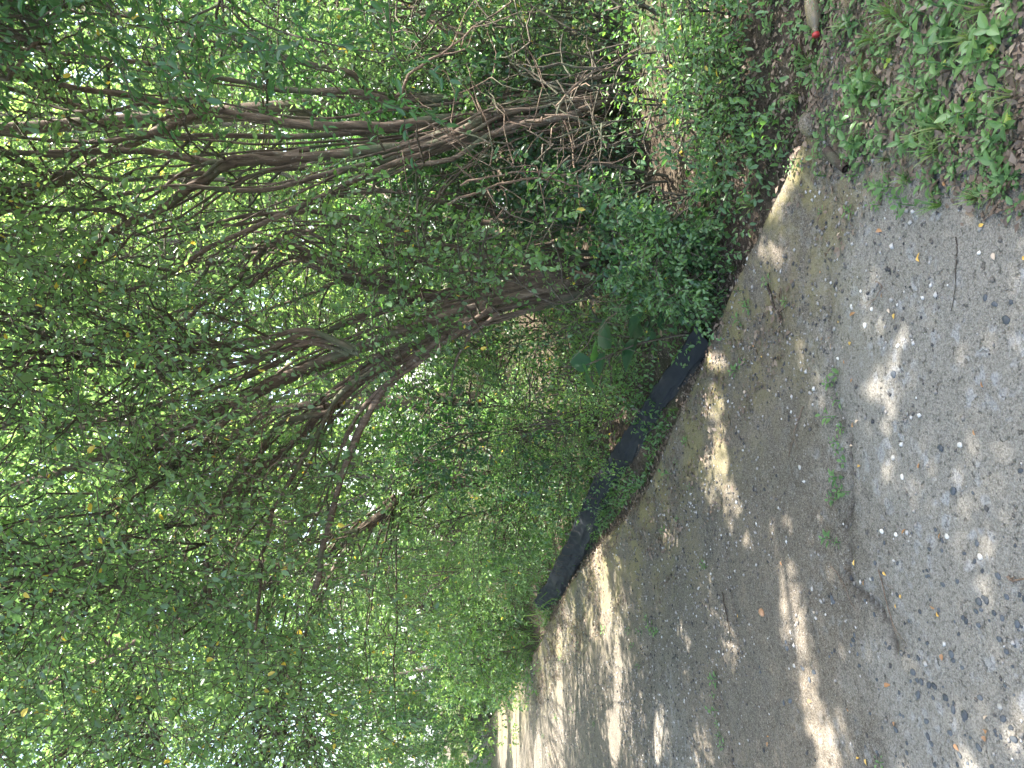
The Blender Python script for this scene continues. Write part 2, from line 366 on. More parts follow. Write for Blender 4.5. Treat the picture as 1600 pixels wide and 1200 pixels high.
def fabric_mat():
    mt, nt, out = mat_new('silt_fabric'); uv = nt.nodes.new('ShaderNodeAttribute'); uv.attribute_name = 'vv'
    tc = nt.nodes.new('ShaderNodeTexCoord'); n = noise(nt, tc.outputs['Object'], 9, 5, .7); n2 = noise(nt, tc.outputs['Object'], 60, 3)
    w = math_(nt, 'SINE', math_(nt, 'MULTIPLY', uv.outputs['Fac'], 420.0))
    c = mixc(nt, n, (.007, .008, .010), (.020, .023, .028))
    dust = math_(nt, 'MULTIPLY', math_(nt, 'SUBTRACT', 1.0, sstep(nt, uv.outputs['Fac'], .0, .45)), sstep(nt, n, .35, .6))
    c = mixc(nt, math_(nt, 'MULTIPLY', dust, .55), c, (.06, .052, .042))
    b = pbsdf(nt, c, .8, .2, bump(nt, w, .25, .002, bump(nt, n2, .4, .003)))
    nt.links.new(b.outputs[0], out.inputs[0]); return mt
M['fabric'] = fabric_mat()
def plain(name, c, rough=.5, spec=.4, trans=0.0, ior=1.45):
    mt, nt, out = mat_new(name); tc = nt.nodes.new('ShaderNodeTexCoord'); n = noise(nt, tc.outputs['Object'], 50, 4)
    cc = mixc(nt, n, tuple(q * .75 for q in c), tuple(min(1, q * 1.15) for q in c))
    b = pbsdf(nt, cc, rough, spec); b.inputs['Transmission Weight'].default_value = trans; b.inputs['IOR'].default_value = ior
    nt.links.new(b.outputs[0], out.inputs[0]); return mt
M['bottle_plastic'] = plain('bottle_plastic', (.80, .66, .45), .15, .5, .8, 1.3)
M['amber_liquid'] = plain('amber_liquid', (.40, .20, .04), .3, .5, .0)
M['red_cap'] = plain('red_cap', (.33, .03, .03), .4)
M['stake'] = plain('stake', (.09, .075, .06), .85)
M['petal'] = plain('petal', (.80, .82, .76), .6)

# ------------------------------------------------------------------ setting: ground and path
def nonuni(lo, hi, dlo, dhi, fine, grow):
    """coordinates from lo to hi with spacing `fine` inside [dlo, dhi], growing outside"""
    mid = list(np.arange(dlo, dhi + 1e-6, fine)); a = []; x = dlo; d = fine
    while x > lo: d *= grow; x -= d; a.append(max(x, lo))
    b = []; x = dhi; d = fine
    while x < hi: d *= grow; x += d; b.append(min(x, hi))
    return np.array(a[::-1] + mid + b)
def sheet(name, us, vs, fn, mat, attr=None):
    U_, V_ = np.meshgrid(us, vs, indexing='ij'); X, Y = U_ * SD[0] + V_ * TD[0], U_ * SD[1] + V_ * TD[1]
    Z = fn(X, Y); n, k = U_.shape
    idx = np.arange(n * k).reshape(n, k)
    q = np.stack([idx[:-1, :-1], idx[:-1, 1:], idx[1:, 1:], idx[1:, :-1]], -1).reshape(-1, 4)[:, ::-1]
    V = np.stack([X, Y, Z], -1).reshape(-1, 3)
    at = attr(X.ravel(), Y.ravel()) if attr else None
    return link(name, mesh_np(name, V, [q], mat, at, True))
g = sheet('ground', nonuni(-300, 600, -2, 14, .10, 1.12), nonuni(-400, 400, 1.6, 9, .08, 1.12), ground_z, M['soil']); tag(g, kind='structure')
PALE = [(G(1540, 480)[:2], .85, 1.5), (G(1600, 800)[:2], .7, 1.3), (G(1450, 620)[:2], .35, .5), (G(1500, 1120)[:2], .7, .8), (G(1420, 1000)[:2], .4, .4), (G(1050, 1180)[:2], .8, .5)]
def path_attr(X, Y):
    t = tcoord(X, Y); s = scoord(X, Y)
    e = np.clip((edge_t(s) - t) / 1.3, 0, 1)
    p_ = np.zeros_like(X)
    for c, r, k in PALE: p_ = np.maximum(p_, k * np.exp(-(((X - c[0]) ** 2 + (Y - c[1]) ** 2) / r ** 2)))
    return {'edge': e, 'pale': np.clip(p_, 0, 1), 'crack': np.exp(-(crackdist(X, Y) / .011) ** 2) * np.clip(vnoise(X * 9, Y * 9, 77) * 2 - .3, 0, 1)}
# across: the outermost column follows the ragged rim
ss = nonuni(-5, 75, .6, 6.5, .022, 1.035)
tt = np.concatenate([np.arange(-3.4, -1.4, .12), np.arange(-1.4, 1.9, .022), np.linspace(1.9, 2.12, 14)])
def path_sheet():
    U_, V0 = np.meshgrid(ss, tt, indexing='ij'); e = edge_t(U_)
    V_ = np.where(V0 > 1.3, 1.3 + (V0 - 1.3) / (EDGE - 1.3) * (e - 1.3), V0)
    X, Y = U_ * SD[0] + V_ * TD[0], U_ * SD[1] + V_ * TD[1]; Z = path_z(X, Y); n, k = U_.shape
    idx = np.arange(n * k).reshape(n, k)
    q = np.stack([idx[:-1, :-1], idx[:-1, 1:], idx[1:, 1:], idx[1:, :-1]], -1).reshape(-1, 4)[:, ::-1]
    me = mesh_np('path', np.stack([X, Y, Z], -1).reshape(-1, 3), [q], M['path'], path_attr(X.ravel(), Y.ravel()), True)
    o = link('path', me); tag(o, kind='structure'); return o
path_sheet()

# ------------------------------------------------------------------ where the sun comes through the canopy
SUNP = []   # ellipses on the ground: centre, half axes vectors
def sp(x, y, hx, hy):
    c = G(x, y, 0.)[:2]; a = (G(x - hx, y, 0.)[:2] - G(x + hx, y, 0.)[:2]) / 2; b = (G(x, y - hy, 0.)[:2] - G(x, y + hy, 0.)[:2]) / 2
    SUNP.append((c, np.linalg.inv(np.stack([a, b], 1))))
for q in [(1238, 265, 18, 45), (1222, 330, 14, 22), (1205, 400, 12, 20), (1228, 405, 11, 26), (1122, 560, 14, 28), (1118, 640, 12, 40), (1128, 720, 12, 40), (1145, 790, 14, 34),
          (1250, 552, 9, 18), (1285, 612, 8, 18), (1372, 592, 22, 34), (1228, 905, 16, 34), (1236, 960, 19, 40), (1248, 1030, 17, 44), (1266, 1100, 16, 42), (1288, 1180, 20, 44), (1310, 1260, 22, 50),
          (1205, 840, 8, 20), (1385, 730, 12, 24), (1240, 815, 8, 18), (1592, 1135, 20, 40), (1505, 1190, 22, 26),
          (942, 890, 9, 34), (948, 960, 8, 36), (965, 1050, 5, 60), (960, 1150, 8, 40), (875, 1060, 4, 70), (875, 1160, 4, 60), (785, 1150, 6, 44), (806, 1130, 4, 50), (1030, 1150, 9, 40),
          (1170, 850, 8, 16), (1385, 640, 12, 14), (840, 1190, 5, 40), (1410, 1195, 10, 16)]:
    sp(*q)
SHAFTS = []   # gaps in the canopy that let the sun reach plants: target point, radius
_r2 = np.random.RandomState(5)
def shaft(x0, x1, y0, y1, d0, d1, n, r0, r1):
    for k in range(n):
        T_ = P(_r2.uniform(x0, x1), _r2.uniform(y0, y1), _r2.uniform(d0, d1)); r_ = _r2.uniform(r0, r1); c = T_[:2] - SUN[:2] * T_[2] / SUN[2]; sc = scoord(*c)
        q_ = T_ - np.array([0, 0, HCAM]); ux = 800 - F * (q_ @ np.array(Uv)) / (q_ @ np.array(Fv)); uy = 600 - F * q_[0] / (q_ @ np.array(Fv))
        if (740 < ux < 890 and 580 < uy < 745) or (540 < ux < 650 and 980 < uy < 1120): continue      # these hollows stay dark
        if -1 < sc < 15 and -3.4 < tcoord(*c) < float(edge_t(sc)) + r_:
            if T_[2] < 2.4 or _r2.rand() < .8: continue
            r_ = min(r_, .17)      # the path itself stays in the shade
        SHAFTS.append((T_, r_))
shaft(850, 1010, 560, 800, 4.7, 6.4, 10, .10, .28)
shaft(560, 860, 560, 900, 6.5, 9.0, 16, .15, .40)
shaft(540, 720, 1000, 1180, 10, 15, 10, .3, .7)
shaft(0, 420, 820, 1200, 4.5, 6.5, 26, .15, .45)
shaft(-60, 420, 350, 820, 3.8, 5.0, 50, .12, .40)
shaft(0, 500, 0, 420, 6.5, 9.0, 22, .2, .5)
shaft(150, 600, 420, 800, 6.5, 9.5, 22, .2, .45)
shaft(200, 620, 250, 420, 6.5, 9.0, 10, .2, .4)
shaft(1040, 1200, 10, 450, 3.4, 4.6, 64, .07, .24)
shaft(860, 1040, 200, 420, 4.2, 5.0, 8, .05, .14)
shaft(560, 950, 260, 520, 4.1, 5.0, 26, .06, .20)
shaft(1330, 1590, 10, 200, 2.0, 2.3, 5, .03, .07)
# raster over the ground plane (projected along the sun): lowest height at which a leaf would close the gap
CELL = .03; GX0, GY0, GNX, GNY = -20.0, -8.0, 1400, 1300
THR = np.full((GNX, GNY), 99.0)
def _box(cx, cy, rx, ry):
    i0, i1 = int((cx - rx - GX0) / CELL), int((cx + rx - GX0) / CELL) + 2; j0, j1 = int((cy - ry - GY0) / CELL), int((cy + ry - GY0) / CELL) + 2
    i0, j0 = max(i0, 0), max(j0, 0); i1, j1 = min(i1, GNX), min(j1, GNY)
    if i1 <= i0 or j1 <= j0: return None
    X, Y = np.meshgrid(GX0 + (np.arange(i0, i1) + .5) * CELL, GY0 + (np.arange(j0, j1) + .5) * CELL, indexing='ij')
    return i0, i1, j0, j1, X, Y, 1 + .36 * (vnoise(X * 9, Y * 9, 3) - .5)
for c, Mi in SUNP:
    A_ = np.linalg.inv(Mi); rx, ry = np.abs(A_).sum(1) * 1.2; b_ = _box(c[0], c[1], rx, ry)
    if b_:
        i0, i1, j0, j1, X, Y, wb_ = b_; l = np.stack([X - c[0], Y - c[1]], -1) @ Mi.T
        sub = THR[i0:i1, j0:j1]; sub[((l ** 2).sum(-1) < wb_ * 1.5) & (sub > .12)] = .12
THR_G = THR.copy()
for T_, r_ in SHAFTS:
    c = T_[:2] - SUN[:2] * T_[2] / SUN[2]; b_ = _box(c[0], c[1], r_ * 1.6, r_ * 1.6)
    if b_:
        i0, i1, j0, j1, X, Y, wb_ = b_; v = np.stack([X - c[0], Y - c[1], X * 0], -1); d2 = (v ** 2).sum(-1) - (v @ SUN) ** 2
        z_ = T_[2] + .35; sub = THR[i0:i1, j0:j1]; sub[(d2 < r_ * r_ * wb_) & (sub > z_)] = z_
def in_sun(p):
    g_ = p[:, :2] - SUN[None, :2] * (p[:, 2:3] / SUN[2])
    i = np.clip(((g_[:, 0] - GX0) / CELL).astype(int), 0, GNX - 1); j = np.clip(((g_[:, 1] - GY0) / CELL).astype(int), 0, GNY - 1)
    return p[:, 2] > THR[i, j]
def in_patch(p):
    g_ = p[:, :2] - SUN[None, :2] * (p[:, 2:3] / SUN[2])
    i = np.clip(((g_[:, 0] - GX0) / CELL).astype(int), 0, GNX - 1); j = np.clip(((g_[:, 1] - GY0) / CELL).astype(int), 0, GNY - 1)
    return p[:, 2] > THR_G[i, j]
def keep(p):
    t_ = tcoord(p[:, 0], p[:, 1]); s_ = scoord(p[:, 0], p[:, 1])
    on_fence = (t_ < edge_t(s_) + .17) & (p[:, 2] < .42) & (s_ > 3.35) & (s_ < 9.8)
    return ~in_sun(p) & ~on_fence & (np.linalg.norm(p - np.array([0, 0, HCAM]), axis=1) > 1.9)

# ------------------------------------------------------------------ foliage and stems
def rdir(n): return norm(rs.randn(n, 3))
def sprays(leaves, tubes, centers, rad, ntw, K, Ltw, leafL, droop=.35, flat=.6, spread=1.0, jit=.35, twr=.0022, kt=1.0):
    """twigs with alternate leaves, gathered round cluster centres"""
    C = np.repeat(centers, ntw, 0); n = len(C)
    rad = np.repeat(np.broadcast_to(rad, (len(centers),)), ntw)
    off = rs.randn(n, 3) * rad[:, None] * .55
    st = C + off; d = norm(norm(off) * spread + rdir(n) * .7 + np.array([0, 0, -droop]))
    L = Ltw * (.6 + .8 * rs.rand(n))
    tk = np.linspace(0, 1, 4)
    pts = st[:, None] + d[:, None] * L[:, None, None] * tk[None, :, None] + np.array([0, 0, -1.]) * (droop * .5 * L[:, None, None] * tk[None, :, None] ** 2)
    if tubes is not None:
        k0 = keep(pts[:, 0]) & keep(pts[:, 2]) & keep(pts[:, 3]) & (rs.rand(n) < kt); tubes.batch(pts[k0][:, [0, 2, 3]], np.broadcast_to(twr * np.array([1.3, .9, .4]), (k0.sum(), 3)), 3)
    t = (np.arange(K) + .7) / K; t = np.broadcast_to(t, (n, K)) + rs.randn(n, K) * .03
    p = st[:, None] + d[:, None] * (L[:, None] * t)[..., None] + np.array([0, 0, -1.]) * (droop * .5 * L[:, None] * t ** 2)[..., None]
    upn = norm(np.array([0, 0, 1.]) + rs.randn(n, 3) * flat)
    side = norm(np.cross(d, upn)); sgn = np.where(np.arange(K) % 2 == 0, 1., -1.)
    ax = norm(d[:, None] * .55 + side[:, None] * sgn[None, :, None] * .85 + rs.randn(n, K, 3) * jit + np.array([0, 0, -.25]))
    nn = norm(upn[:, None] + rs.randn(n, K, 3) * flat * .7)
    p = p.reshape(-1, 3); ax = ax.reshape(-1, 3); nn = nn.reshape(-1, 3)
    k1 = keep(p)
    LL = leafL * (.65 + .6 * rs.rand(len(p))) 
    base = np.repeat(np.repeat(rs.rand(len(centers)), ntw) * .40 + rs.rand(n) * .22, K) + rs.rand(n * K) * .38
    base = np.where(rs.rand(n * K) < .01, .999, base * .985)
    leaves.add(p[k1], ax[k1], nn[k1], LL[k1], base[k1])
def region(x0, x1, y0, y1, d0, d1, n):
    x = rs.uniform(x0, x1, n); y = rs.uniform(y0, y1, n); d = rs.uniform(d0, d1, n)
    out = np.array([P(a, b, c) for a, b, c in zip(x, y, d)])
    return out[out[:, 2] > ground_z(out[:, 0], out[:, 1]) + .05]
def smooth(pts, k=6, wig=.006, seed=0):
    pts = np.asarray(pts, float); n = len(pts); q = np.concatenate([[2 * pts[0] - pts[1]], pts, [2 * pts[-1] - pts[-2]]])
    out = []
    for i in range(n - 1):
        a, b, c, d = q[i:i + 4]
        for t in np.arange(k) / k:
            out.append(.5 * ((2 * b) + (c - a) * t + (2 * a - 5 * b + 4 * c - d) * t * t + (3 * b - a - 3 * c + d) * t ** 3))
    out.append(pts[-1]); out = np.array(out); r = rs.randn(len(out), 3) * wig
    r[1:-1] = (r[:-2] + r[1:-1] + r[2:]) / 2; r[0] = 0
    return out + r
class Tree:
    def __init__(s, name, base, label, cat='tree', group=None, bark='bark', leafm='leaf_mid', kind='hex', aspect=.62):
        s.base = np.array([base[0], base[1], float(ground_z(base[0], base[1])) - .05])
        s.root = thing(name, None, label, cat, group); s.nodes = []; s.noder = []
        s.bark = M[bark]; s.lm = M[leafm]; s.L = Leaves(kind, aspect); s.tw = Tubes(); s.stems = []
    def stem(s, pts, r0, r1, name='stem', sides=8, own=True, wig=.005):
        r0, r1 = r0 * .86, r1 * .8; sm = smooth(pts, 6, wig); rr = r0 + (r1 - r0) * np.linspace(0, 1, len(sm)) ** .8
        rr = rr * (1 + .10 * rs.randn(len(sm))); rr[0] *= 1.25
        tb = Tubes(); tb.add(sm, rr, sides)
        me_o = tb.build(name, s.bark, s.root)
        s.nodes.append(sm); s.noder.append(rr); return sm
    def px(s, pts, d, r0, r1, from_base=False, name='stem', sides=8, dj=.25, wig=.006):
        w = []; dd = d
        for i, q in enumerate(pts):
            if len(q) == 3: dd = q[2]
            w.append(P(q[0], q[1], dd)); dd = dd + rs.uniform(-dj, dj) * .5
        if from_base: w = [s.base + np.array([rs.uniform(-.1, .1), rs.uniform(-.08, .08), 0])] + w
        return s.stem(w, r0, r1, name, sides, wig=wig)
    def blend(s, n, r0, r1, jit=.22, d=0.0):
        src = [q for q in s.nodes if len(q) > 20]
        made = 0
        for i in range(n * 5):
            if made >= n: break
            a, b = random.choice(src[:5]), random.choice(src); w = random.uniform(.0, .7)
            k = np.linspace(0, 1, 6) ** .9; ka = (k * (len(a) - 1)).astype(int); kb = (k * (len(b) - 1)).astype(int)
            pts = a[ka] * w + b[kb] * (1 - w) + rs.randn(6, 3) * jit * np.linspace(.1, .8, 6)[:, None]
            pts[:, 1] += d * np.linspace(0, 1, 6)
            cut = random.randint(4, 6)
            if in_patch(smooth(pts[:cut], 4, 0)).sum() > 4: continue; s.stem(pts[:cut], r0 * random.uniform(.6, 1.3), r1, sides=6); made += 1
    def companions(s, n, r0, r1, spread=.10):
        src = [q for q in s.nodes if len(q) > 20]; made = 0
        for i in range(n * 4):
            if made >= n: break
            a = random.choice(src); k = (np.linspace(0, 1, 8) * (len(a) - 1)).astype(int); lin = np.linspace(.15, 1, 8)[:, None]
            o = rdir(1) * spread * random.uniform(1, 3.5) + np.array([[0, .1, 0]]); pts = a[k] + o * lin + rdir(1) * spread * .6 * np.sin(lin * 5) + rs.randn(8, 3) * .015
            pts = pts[:random.randint(5, 8)]
            if in_patch(smooth(pts, 4, 0)).sum() > 5: continue
            s.stem(pts, r0 * random.uniform(.6, 1.3), r1, sides=6); made += 1
    def clusters(s, centers, rad, ntw, K, Ltw, leafL, branch=True, maxd=2.6, **kw):
        centers = centers[keep(centers) | (rs.rand(len(centers)) < .3)] if len(centers) else centers
        if len(centers) == 0: return
        if branch and s.nodes:
            N = np.concatenate(s.nodes)
            for c in centers:
                d = N - c; dist = np.linalg.norm(d, axis=1) + .8 * np.maximum(d[:, 2], 0)
                i = np.argsort(dist)[min(int(rs.exponential(5)), len(dist) - 1)]
                if dist[i] > maxd: continue
                a = N[i]; v = c - a; L = np.linalg.norm(v)
                sag = np.cross(v, rdir(1)[0]) * .15
                k = np.linspace(0, 1, 7)[:, None]
                p = a + v * k + sag * np.sin(k * np.pi) + np.array([0, 0, .12 * L]) * np.sin(k * np.pi) + rs.randn(7, 3) * .02 * L * np.sin(k * np.pi)
                if in_patch(p).any(): continue
                s.tw.add(p, np.linspace(.006 + .003 * L, .0025, 7), 4)
        sprays(s.L, s.tw, centers, rad, ntw, K, Ltw, leafL, **kw)
    def finish(s, twig='twig'):
        if s.L.p: s.L.build('crown', s.lm, s.root)
        if s.tw.V: o = s.tw.build('twigs', M[twig], s.root); o['kind'] = 'stuff'

# --- tree A: the right-hand fan of stems
A = Tree('multi_stemmed_tree', (2.05, 5.1), 'largest multi-stemmed tree, a dense fan of dark brown stems and one thick crooked bough', group='multi-stemmed trees behind the path edge', leafm='leaf_mid')
a1 = A.px([(880, 170, 5.0), (760, 190), (640, 225), (540, 242), (440, 246), (345, 255), (200, 236), (60, 242), (-80, 235)], 5.0, .052, .022, True, 'trunk', 10, .12)
A.px([(470, 245, 5.0), (400, 250, 4.96), (350, 258, 4.95), (300, 292), (255, 325), (200, 350), (160, 378), (90, 437), (30, 410), (-60, 400)], 4.95, .048, .022, name='bough', sides=10, dj=.1)
A.px([(860, 165, 5.1), (700, 185), (600, 195), (480, 193), (330, 172), (200, 150), (110, 135), (0, 105), (-100, 90)], 5.1, .045, .018, True)
A.px([(800, 150, 5.2), (640, 158), (540, 142), (440, 140), (330, 118), (200, 95), (60, 80), (-60, 60)], 5.2, .038, .012, True)
A.px([(330, 172, 5.1), (250, 205), (180, 218), (90, 222), (0, 212)], 5.1, .026, .012)
A.px([(760, 180, 5.3), (600, 205), (430, 212), (300, 213), (180, 215), (60, 285), (-40, 300)], 5.3, .03, .012, True)
A.px([(800, 172, 4.9), (720, 205), (610, 250), (500, 275), (400, 300), (250, 292), (100, 330), (-30, 330)], 4.9, .038, .012, True)
A.px([(850, 180, 4.9), (700, 228), (560, 275), (460, 330), (340, 380), (240, 440), (120, 470)], 4.9, .036, .012, True)
A.px([(620, 150, 5.3), (540, 112), (430, 82), (340, 42), (250, 30), (120, 20)], 5.3, .026, .012, True)
A.px([(200, 350, 4.95), (175, 330), (60, 325), (-40, 300)], 5.0, .022, .01)
A.px([(320, 270, 5.2), (180, 280), (60, 260), (10, 225)], 5.2, .018, .01)
A.px([(950, 130, 5.3), (830, 128), (750, 72), (650, 15), (560, -60)], 5.3, .065, .04, True, 'trunk', 10)
A.px([(940, 160, 4.8), (870, 185), (790, 200), (705, 250), (640, 262)], 4.8, .028, .018, True)
A.px([(900, 120, 4.7), (980, 115), (1060, 90), (1130, 60)], 4.7, .02, .012)
A.companions(30, .017, .006); A.blend(20, .017, .005, .10, .2)
A.clusters(region(-330, 200, -200, 430, 3.9, 6.5, 190), .33, 9, 8, .28, .042)
A.clusters(region(200, 650, -100, 130, 4.0, 6.0, 70), .28, 9, 8, .28, .042)
A.clusters(region(60, 640, 120, 460, 6.4, 8.2, 60), .35, 9, 8, .3, .045)
A.clusters(region(450, 700, 260, 420, 4.2, 5.2, 30), .22, 8, 8, .24, .038)
A.finish()

# --- tree B: the centre tree with the pale stout butt
B = Tree('multi_stemmed_tree', (.86, 5.35), 'multi-stemmed tree leaning over the black silt fence, its pale stout butt behind the broad-leaved sapling', group='multi-stemmed trees behind the path edge')
B.px([(955, 437, 5.25), (880, 433), (800, 450), (730, 480), (660, 505), (600, 530), (520, 560), (430, 600), (340, 645), (250, 680), (160, 715), (60, 750), (-60, 790)], 5.2, .085, .026, True, 'trunk', 12, .1)
B.px([(940, 412, 5.35), (860, 408), (760, 402), (680, 380), (600, 350), (500, 335), (400, 335), (280, 360)], 5.35, .06, .014, True, 'trunk', 10, .1)
B.px([(900, 458, 5.0), (800, 478), (720, 512), (640, 548), (560, 600), (500, 650), (450, 700), (380, 760), (330, 800), (322, 880), (318, 960)], 5.0, .045, .016, True, dj=.2)
B.px([(920, 440, 5.5), (760, 455), (640, 470), (540, 505), (440, 560), (350, 600), (200, 650), (60, 690)], 5.5, .045, .014, True)
B.px([(880, 445, 4.9), (700, 490), (560, 542), (430, 590), (370, 640), (290, 720), (230, 780), (180, 860), (60, 900)], 4.9, .036, .014, True)
B.px([(760, 482, 4.8), (650, 560), (590, 622), (550, 700), (525, 780), (505, 860), (490, 930)], 4.8, .034, .022)
B.px([(780, 490, 4.7), (735, 525), (715, 560), (703, 612)], 4.7, .018, .008)
B.px([(640, 450, 5.2), (540, 430), (440, 375), (400, 405), (350, 460), (310, 480), (275, 510)], 5.2, .028, .016)
B.px([(700, 470, 5.4), (560, 440), (470, 400), (400, 440), (340, 500)], 5.4, .022, .008)
B.px([(640, 545, 4.8), (540, 610), (490, 690), (430, 790), (410, 870), (398, 985)], 4.8, .022, .010)
B.px([(520, 640, 4.9), (440, 660), (400, 715), (340, 790), (325, 850), (330, 955)], 4.9, .024, .012)
B.px([(330, 645, 4.7), (230, 700), (205, 790), (195, 920), (170, 1010)], 4.7, .016, .008)
B.px([(560, 545, 4.6), (480, 520), (380, 560), (250, 560), (120, 530), (105, 580), (130, 640)], 4.6, .018, .008)
B.companions(44, .018, .006); B.blend(26, .018, .005, .10)
B.clusters(region(-190, 330, 400, 900, 3.5, 5.2, 185), .32, 9, 8, .28, .040)
B.clusters(region(320, 620, 330, 560, 4.8, 6.4, 34), .26, 8, 8, .26, .038)
B.clusters(region(540, 800, 270, 560, 4.0, 5.0, 26), .22, 8, 8, .22, .034)
B.clusters(region(200, 560, 680, 980, 4.6, 6.8, 85), .3, 9, 8, .28, .038)
B.finish()

# --- tree C: between the two
C_ = Tree('multi_stemmed_tree', (1.45, 5.9), 'slender multi-stemmed tree between the two large ones, with a thick trunk slanting across', group='multi-stemmed trees behind the path edge', leafm='leaf_light')
C_.px([(900, 345, 5.8), (800, 335), (730, 305), (690, 270), (640, 235), (560, 205), (450, 190)], 5.8, .065, .03, True, 'trunk', 10)
C_.px([(850, 370, 5.9), (700, 370), (600, 385), (480, 405), (400, 430), (300, 480), (200, 510)], 5.9, .035, .01, True)
C_.px([(820, 350, 6.1), (650, 340), (520, 350), (420, 390), (330, 410), (220, 400), (100, 420)], 6.1, .033, .01, True)
C_.px([(800, 340, 5.7), (620, 300), (500, 310), (400, 350), (300, 350), (150, 380)], 5.7, .03, .01, True)
C_.px([(860, 380, 6.2), (700, 400), (560, 430), (430, 480), (300, 540), (150, 560)], 6.2, .03, .01, True)
C_.blend(20, .015, .005, .15)
C_.clusters(region(150, 620, 250, 620, 6.6, 8.5, 60), .36, 9, 8, .3, .045)
C_.finish()

# --- tree D: left, over the path
D = Tree('leaning_tree', (-.9, 8.2), 'leaning tree at the left with dark boughs drooping over the path beyond the fence', 'tree', leafm='leaf_mid')
D.px([(760, 745, 8.0), (650, 770), (560, 830), (470, 890), (380, 930), (260, 980), (120, 1050), (-60, 1120)], 8.0, .08, .03, True, 'trunk', 10)
D.px([(620, 780, 7.8), (540, 860), (480, 980), (470, 1080), (490, 1160)], 7.6, .035, .012)
D.px([(560, 830, 7.6), (450, 850), (350, 900), (280, 1000), (240, 1090), (250, 1180)], 7.2, .035, .012)
D.px([(470, 890, 7.4), (330, 880), (200, 900), (120, 960), (60, 1060), (20, 1180)], 6.8, .035, .014)
D.companions(10, .02, .007, .15); D.blend(4, .022, .008, .25)
D.clusters(region(-210, 480, 820, 1420, 4.0, 7.5, 370), .36, 9, 8, .3, .045)
D.clusters(region(380, 640, 900, 1300, 6.0, 9.0, 110), .36, 9, 8, .28, .045)
D.finish()

# --- near right tree with longer leaves
E = Tree('broad_crowned_tree', (3.3, 3.9), 'tree at the right edge with long blue-green leaflets hanging close', 'tree', leafm='leaf_blue', aspect=.42)
E.stem([E.base, E.base + [0, .05, 1.2], E.base + [-.2, .1, 2.6], E.base + [-.5, .1, 4.2], E.base + [-.6, 0, 6]], .11, .05, 'trunk', 12)
E.stem([E.base + [-.2, .1, 2.2], E.base + [-.7, .0, 2.7], E.base + [-1.3, -.1, 2.9], E.base + [-1.9, -.2, 3.2]], .035, .01)
E.stem([E.base + [-.1, .1, 1.4], E.base + [-.6, .1, 1.9], E.base + [-1.1, .0, 2.2], E.base + [-1.5, -.1, 2.3]], .03, .008)
E.stem([E.base + [-.4, .1, 3.6], E.base + [-1.2, -.3, 4.6], E.base + [-2.2, -.6, 5.2], E.base + [-3.2, -.9, 5.6]], .04, .012)
E.clusters(region(360, 730, -140, 50, 3.0, 4.2, 40), .22, 9, 9, .26, .062, flat=.45)
E.clusters(region(420, 640, 40, 120, 3.2, 3.9, 14), .18, 8, 9, .24, .058, flat=.45)
E.clusters(region(-300, 420, -200, 60, 3.2, 4.4, 110), .28, 9, 9, .28, .060)
E.finish()

# --- overhead canopy of the trees round the path (mostly above the picture): the shade on the path falls from it
def over(root, stems, n, gx, gy, zr, leafL, leafm, label, base, ntw=10, K=7):
    T = Tree(root, base, label, 'tree', 'tall trees shading the path', leafm=leafm)
    for st, r0, r1 in stems: T.stem([T.base + np.array(q) for q in st], r0, r1, 'trunk' if r0 > .1 else 'bough', 10)
    gnd = np.stack([rs.uniform(*gx, n), rs.uniform(*gy, n), np.zeros(n)], 1); z = rs.uniform(*zr, n)
    c = gnd + SUN[None] / SUN[2] * z[:, None]
    T.clusters(c, .5, ntw, K, .42, leafL, maxd=5.0, flat=.35, droop=.1, kt=.4)
    T.finish(); return T
over('tall_tree', [([(0, 0, 0), (.1, -.1, 2), (-.2, -.3, 4.2), (-.6, -.8, 6.5)], .15, .06), ([(-.1, -.2, 3.4), (-1.2, -1.0, 4.6), (-2.2, -1.8, 5.4)], .06, .02), ([(-.2, -.3, 4), (.4, -1.4, 5.2), (.5, -2.6, 5.8)], .06, .02)],
     370, (-1.7, 2.1), (.9, 3.9), (4.6, 6.6), .085, 'leaf_mid', 'tall tree behind the fan of stems, its upper crown arching over the path', (2.6, 7.6))
over('tall_tree', [([(0, 0, 0), (-.1, 0, 2.5), (-.3, -.2, 5), (-.4, -.4, 7.5)], .14, .05), ([(-.2, -.1, 3.5), (-1.4, -.6, 5), (-2.4, -1, 5.8)], .06, .02)],
     360, (-4.8, .6), (3.2, 8.8), (5.2, 7.5), .085, 'leaf_mid', 'tall slim tree behind the bushes, crown spread above the middle of the path', (-.2, 11.0))
over('tall_tree', [([(0, 0, 0), (.2, .1, 2.5), (.6, .3, 5), (.9, .6, 7.5)], .15, .05), ([(.4, .2, 3.5), (1.8, .6, 5), (2.8, 1.0, 5.6)], .06, .02)],
     90, (-3.2, -1.0), (1.2, 5.0), (4.6, 6.6), .085, 'leaf_light', 'tall tree on the other side of the path, boughs reaching across above', (-4.6, 5.2))

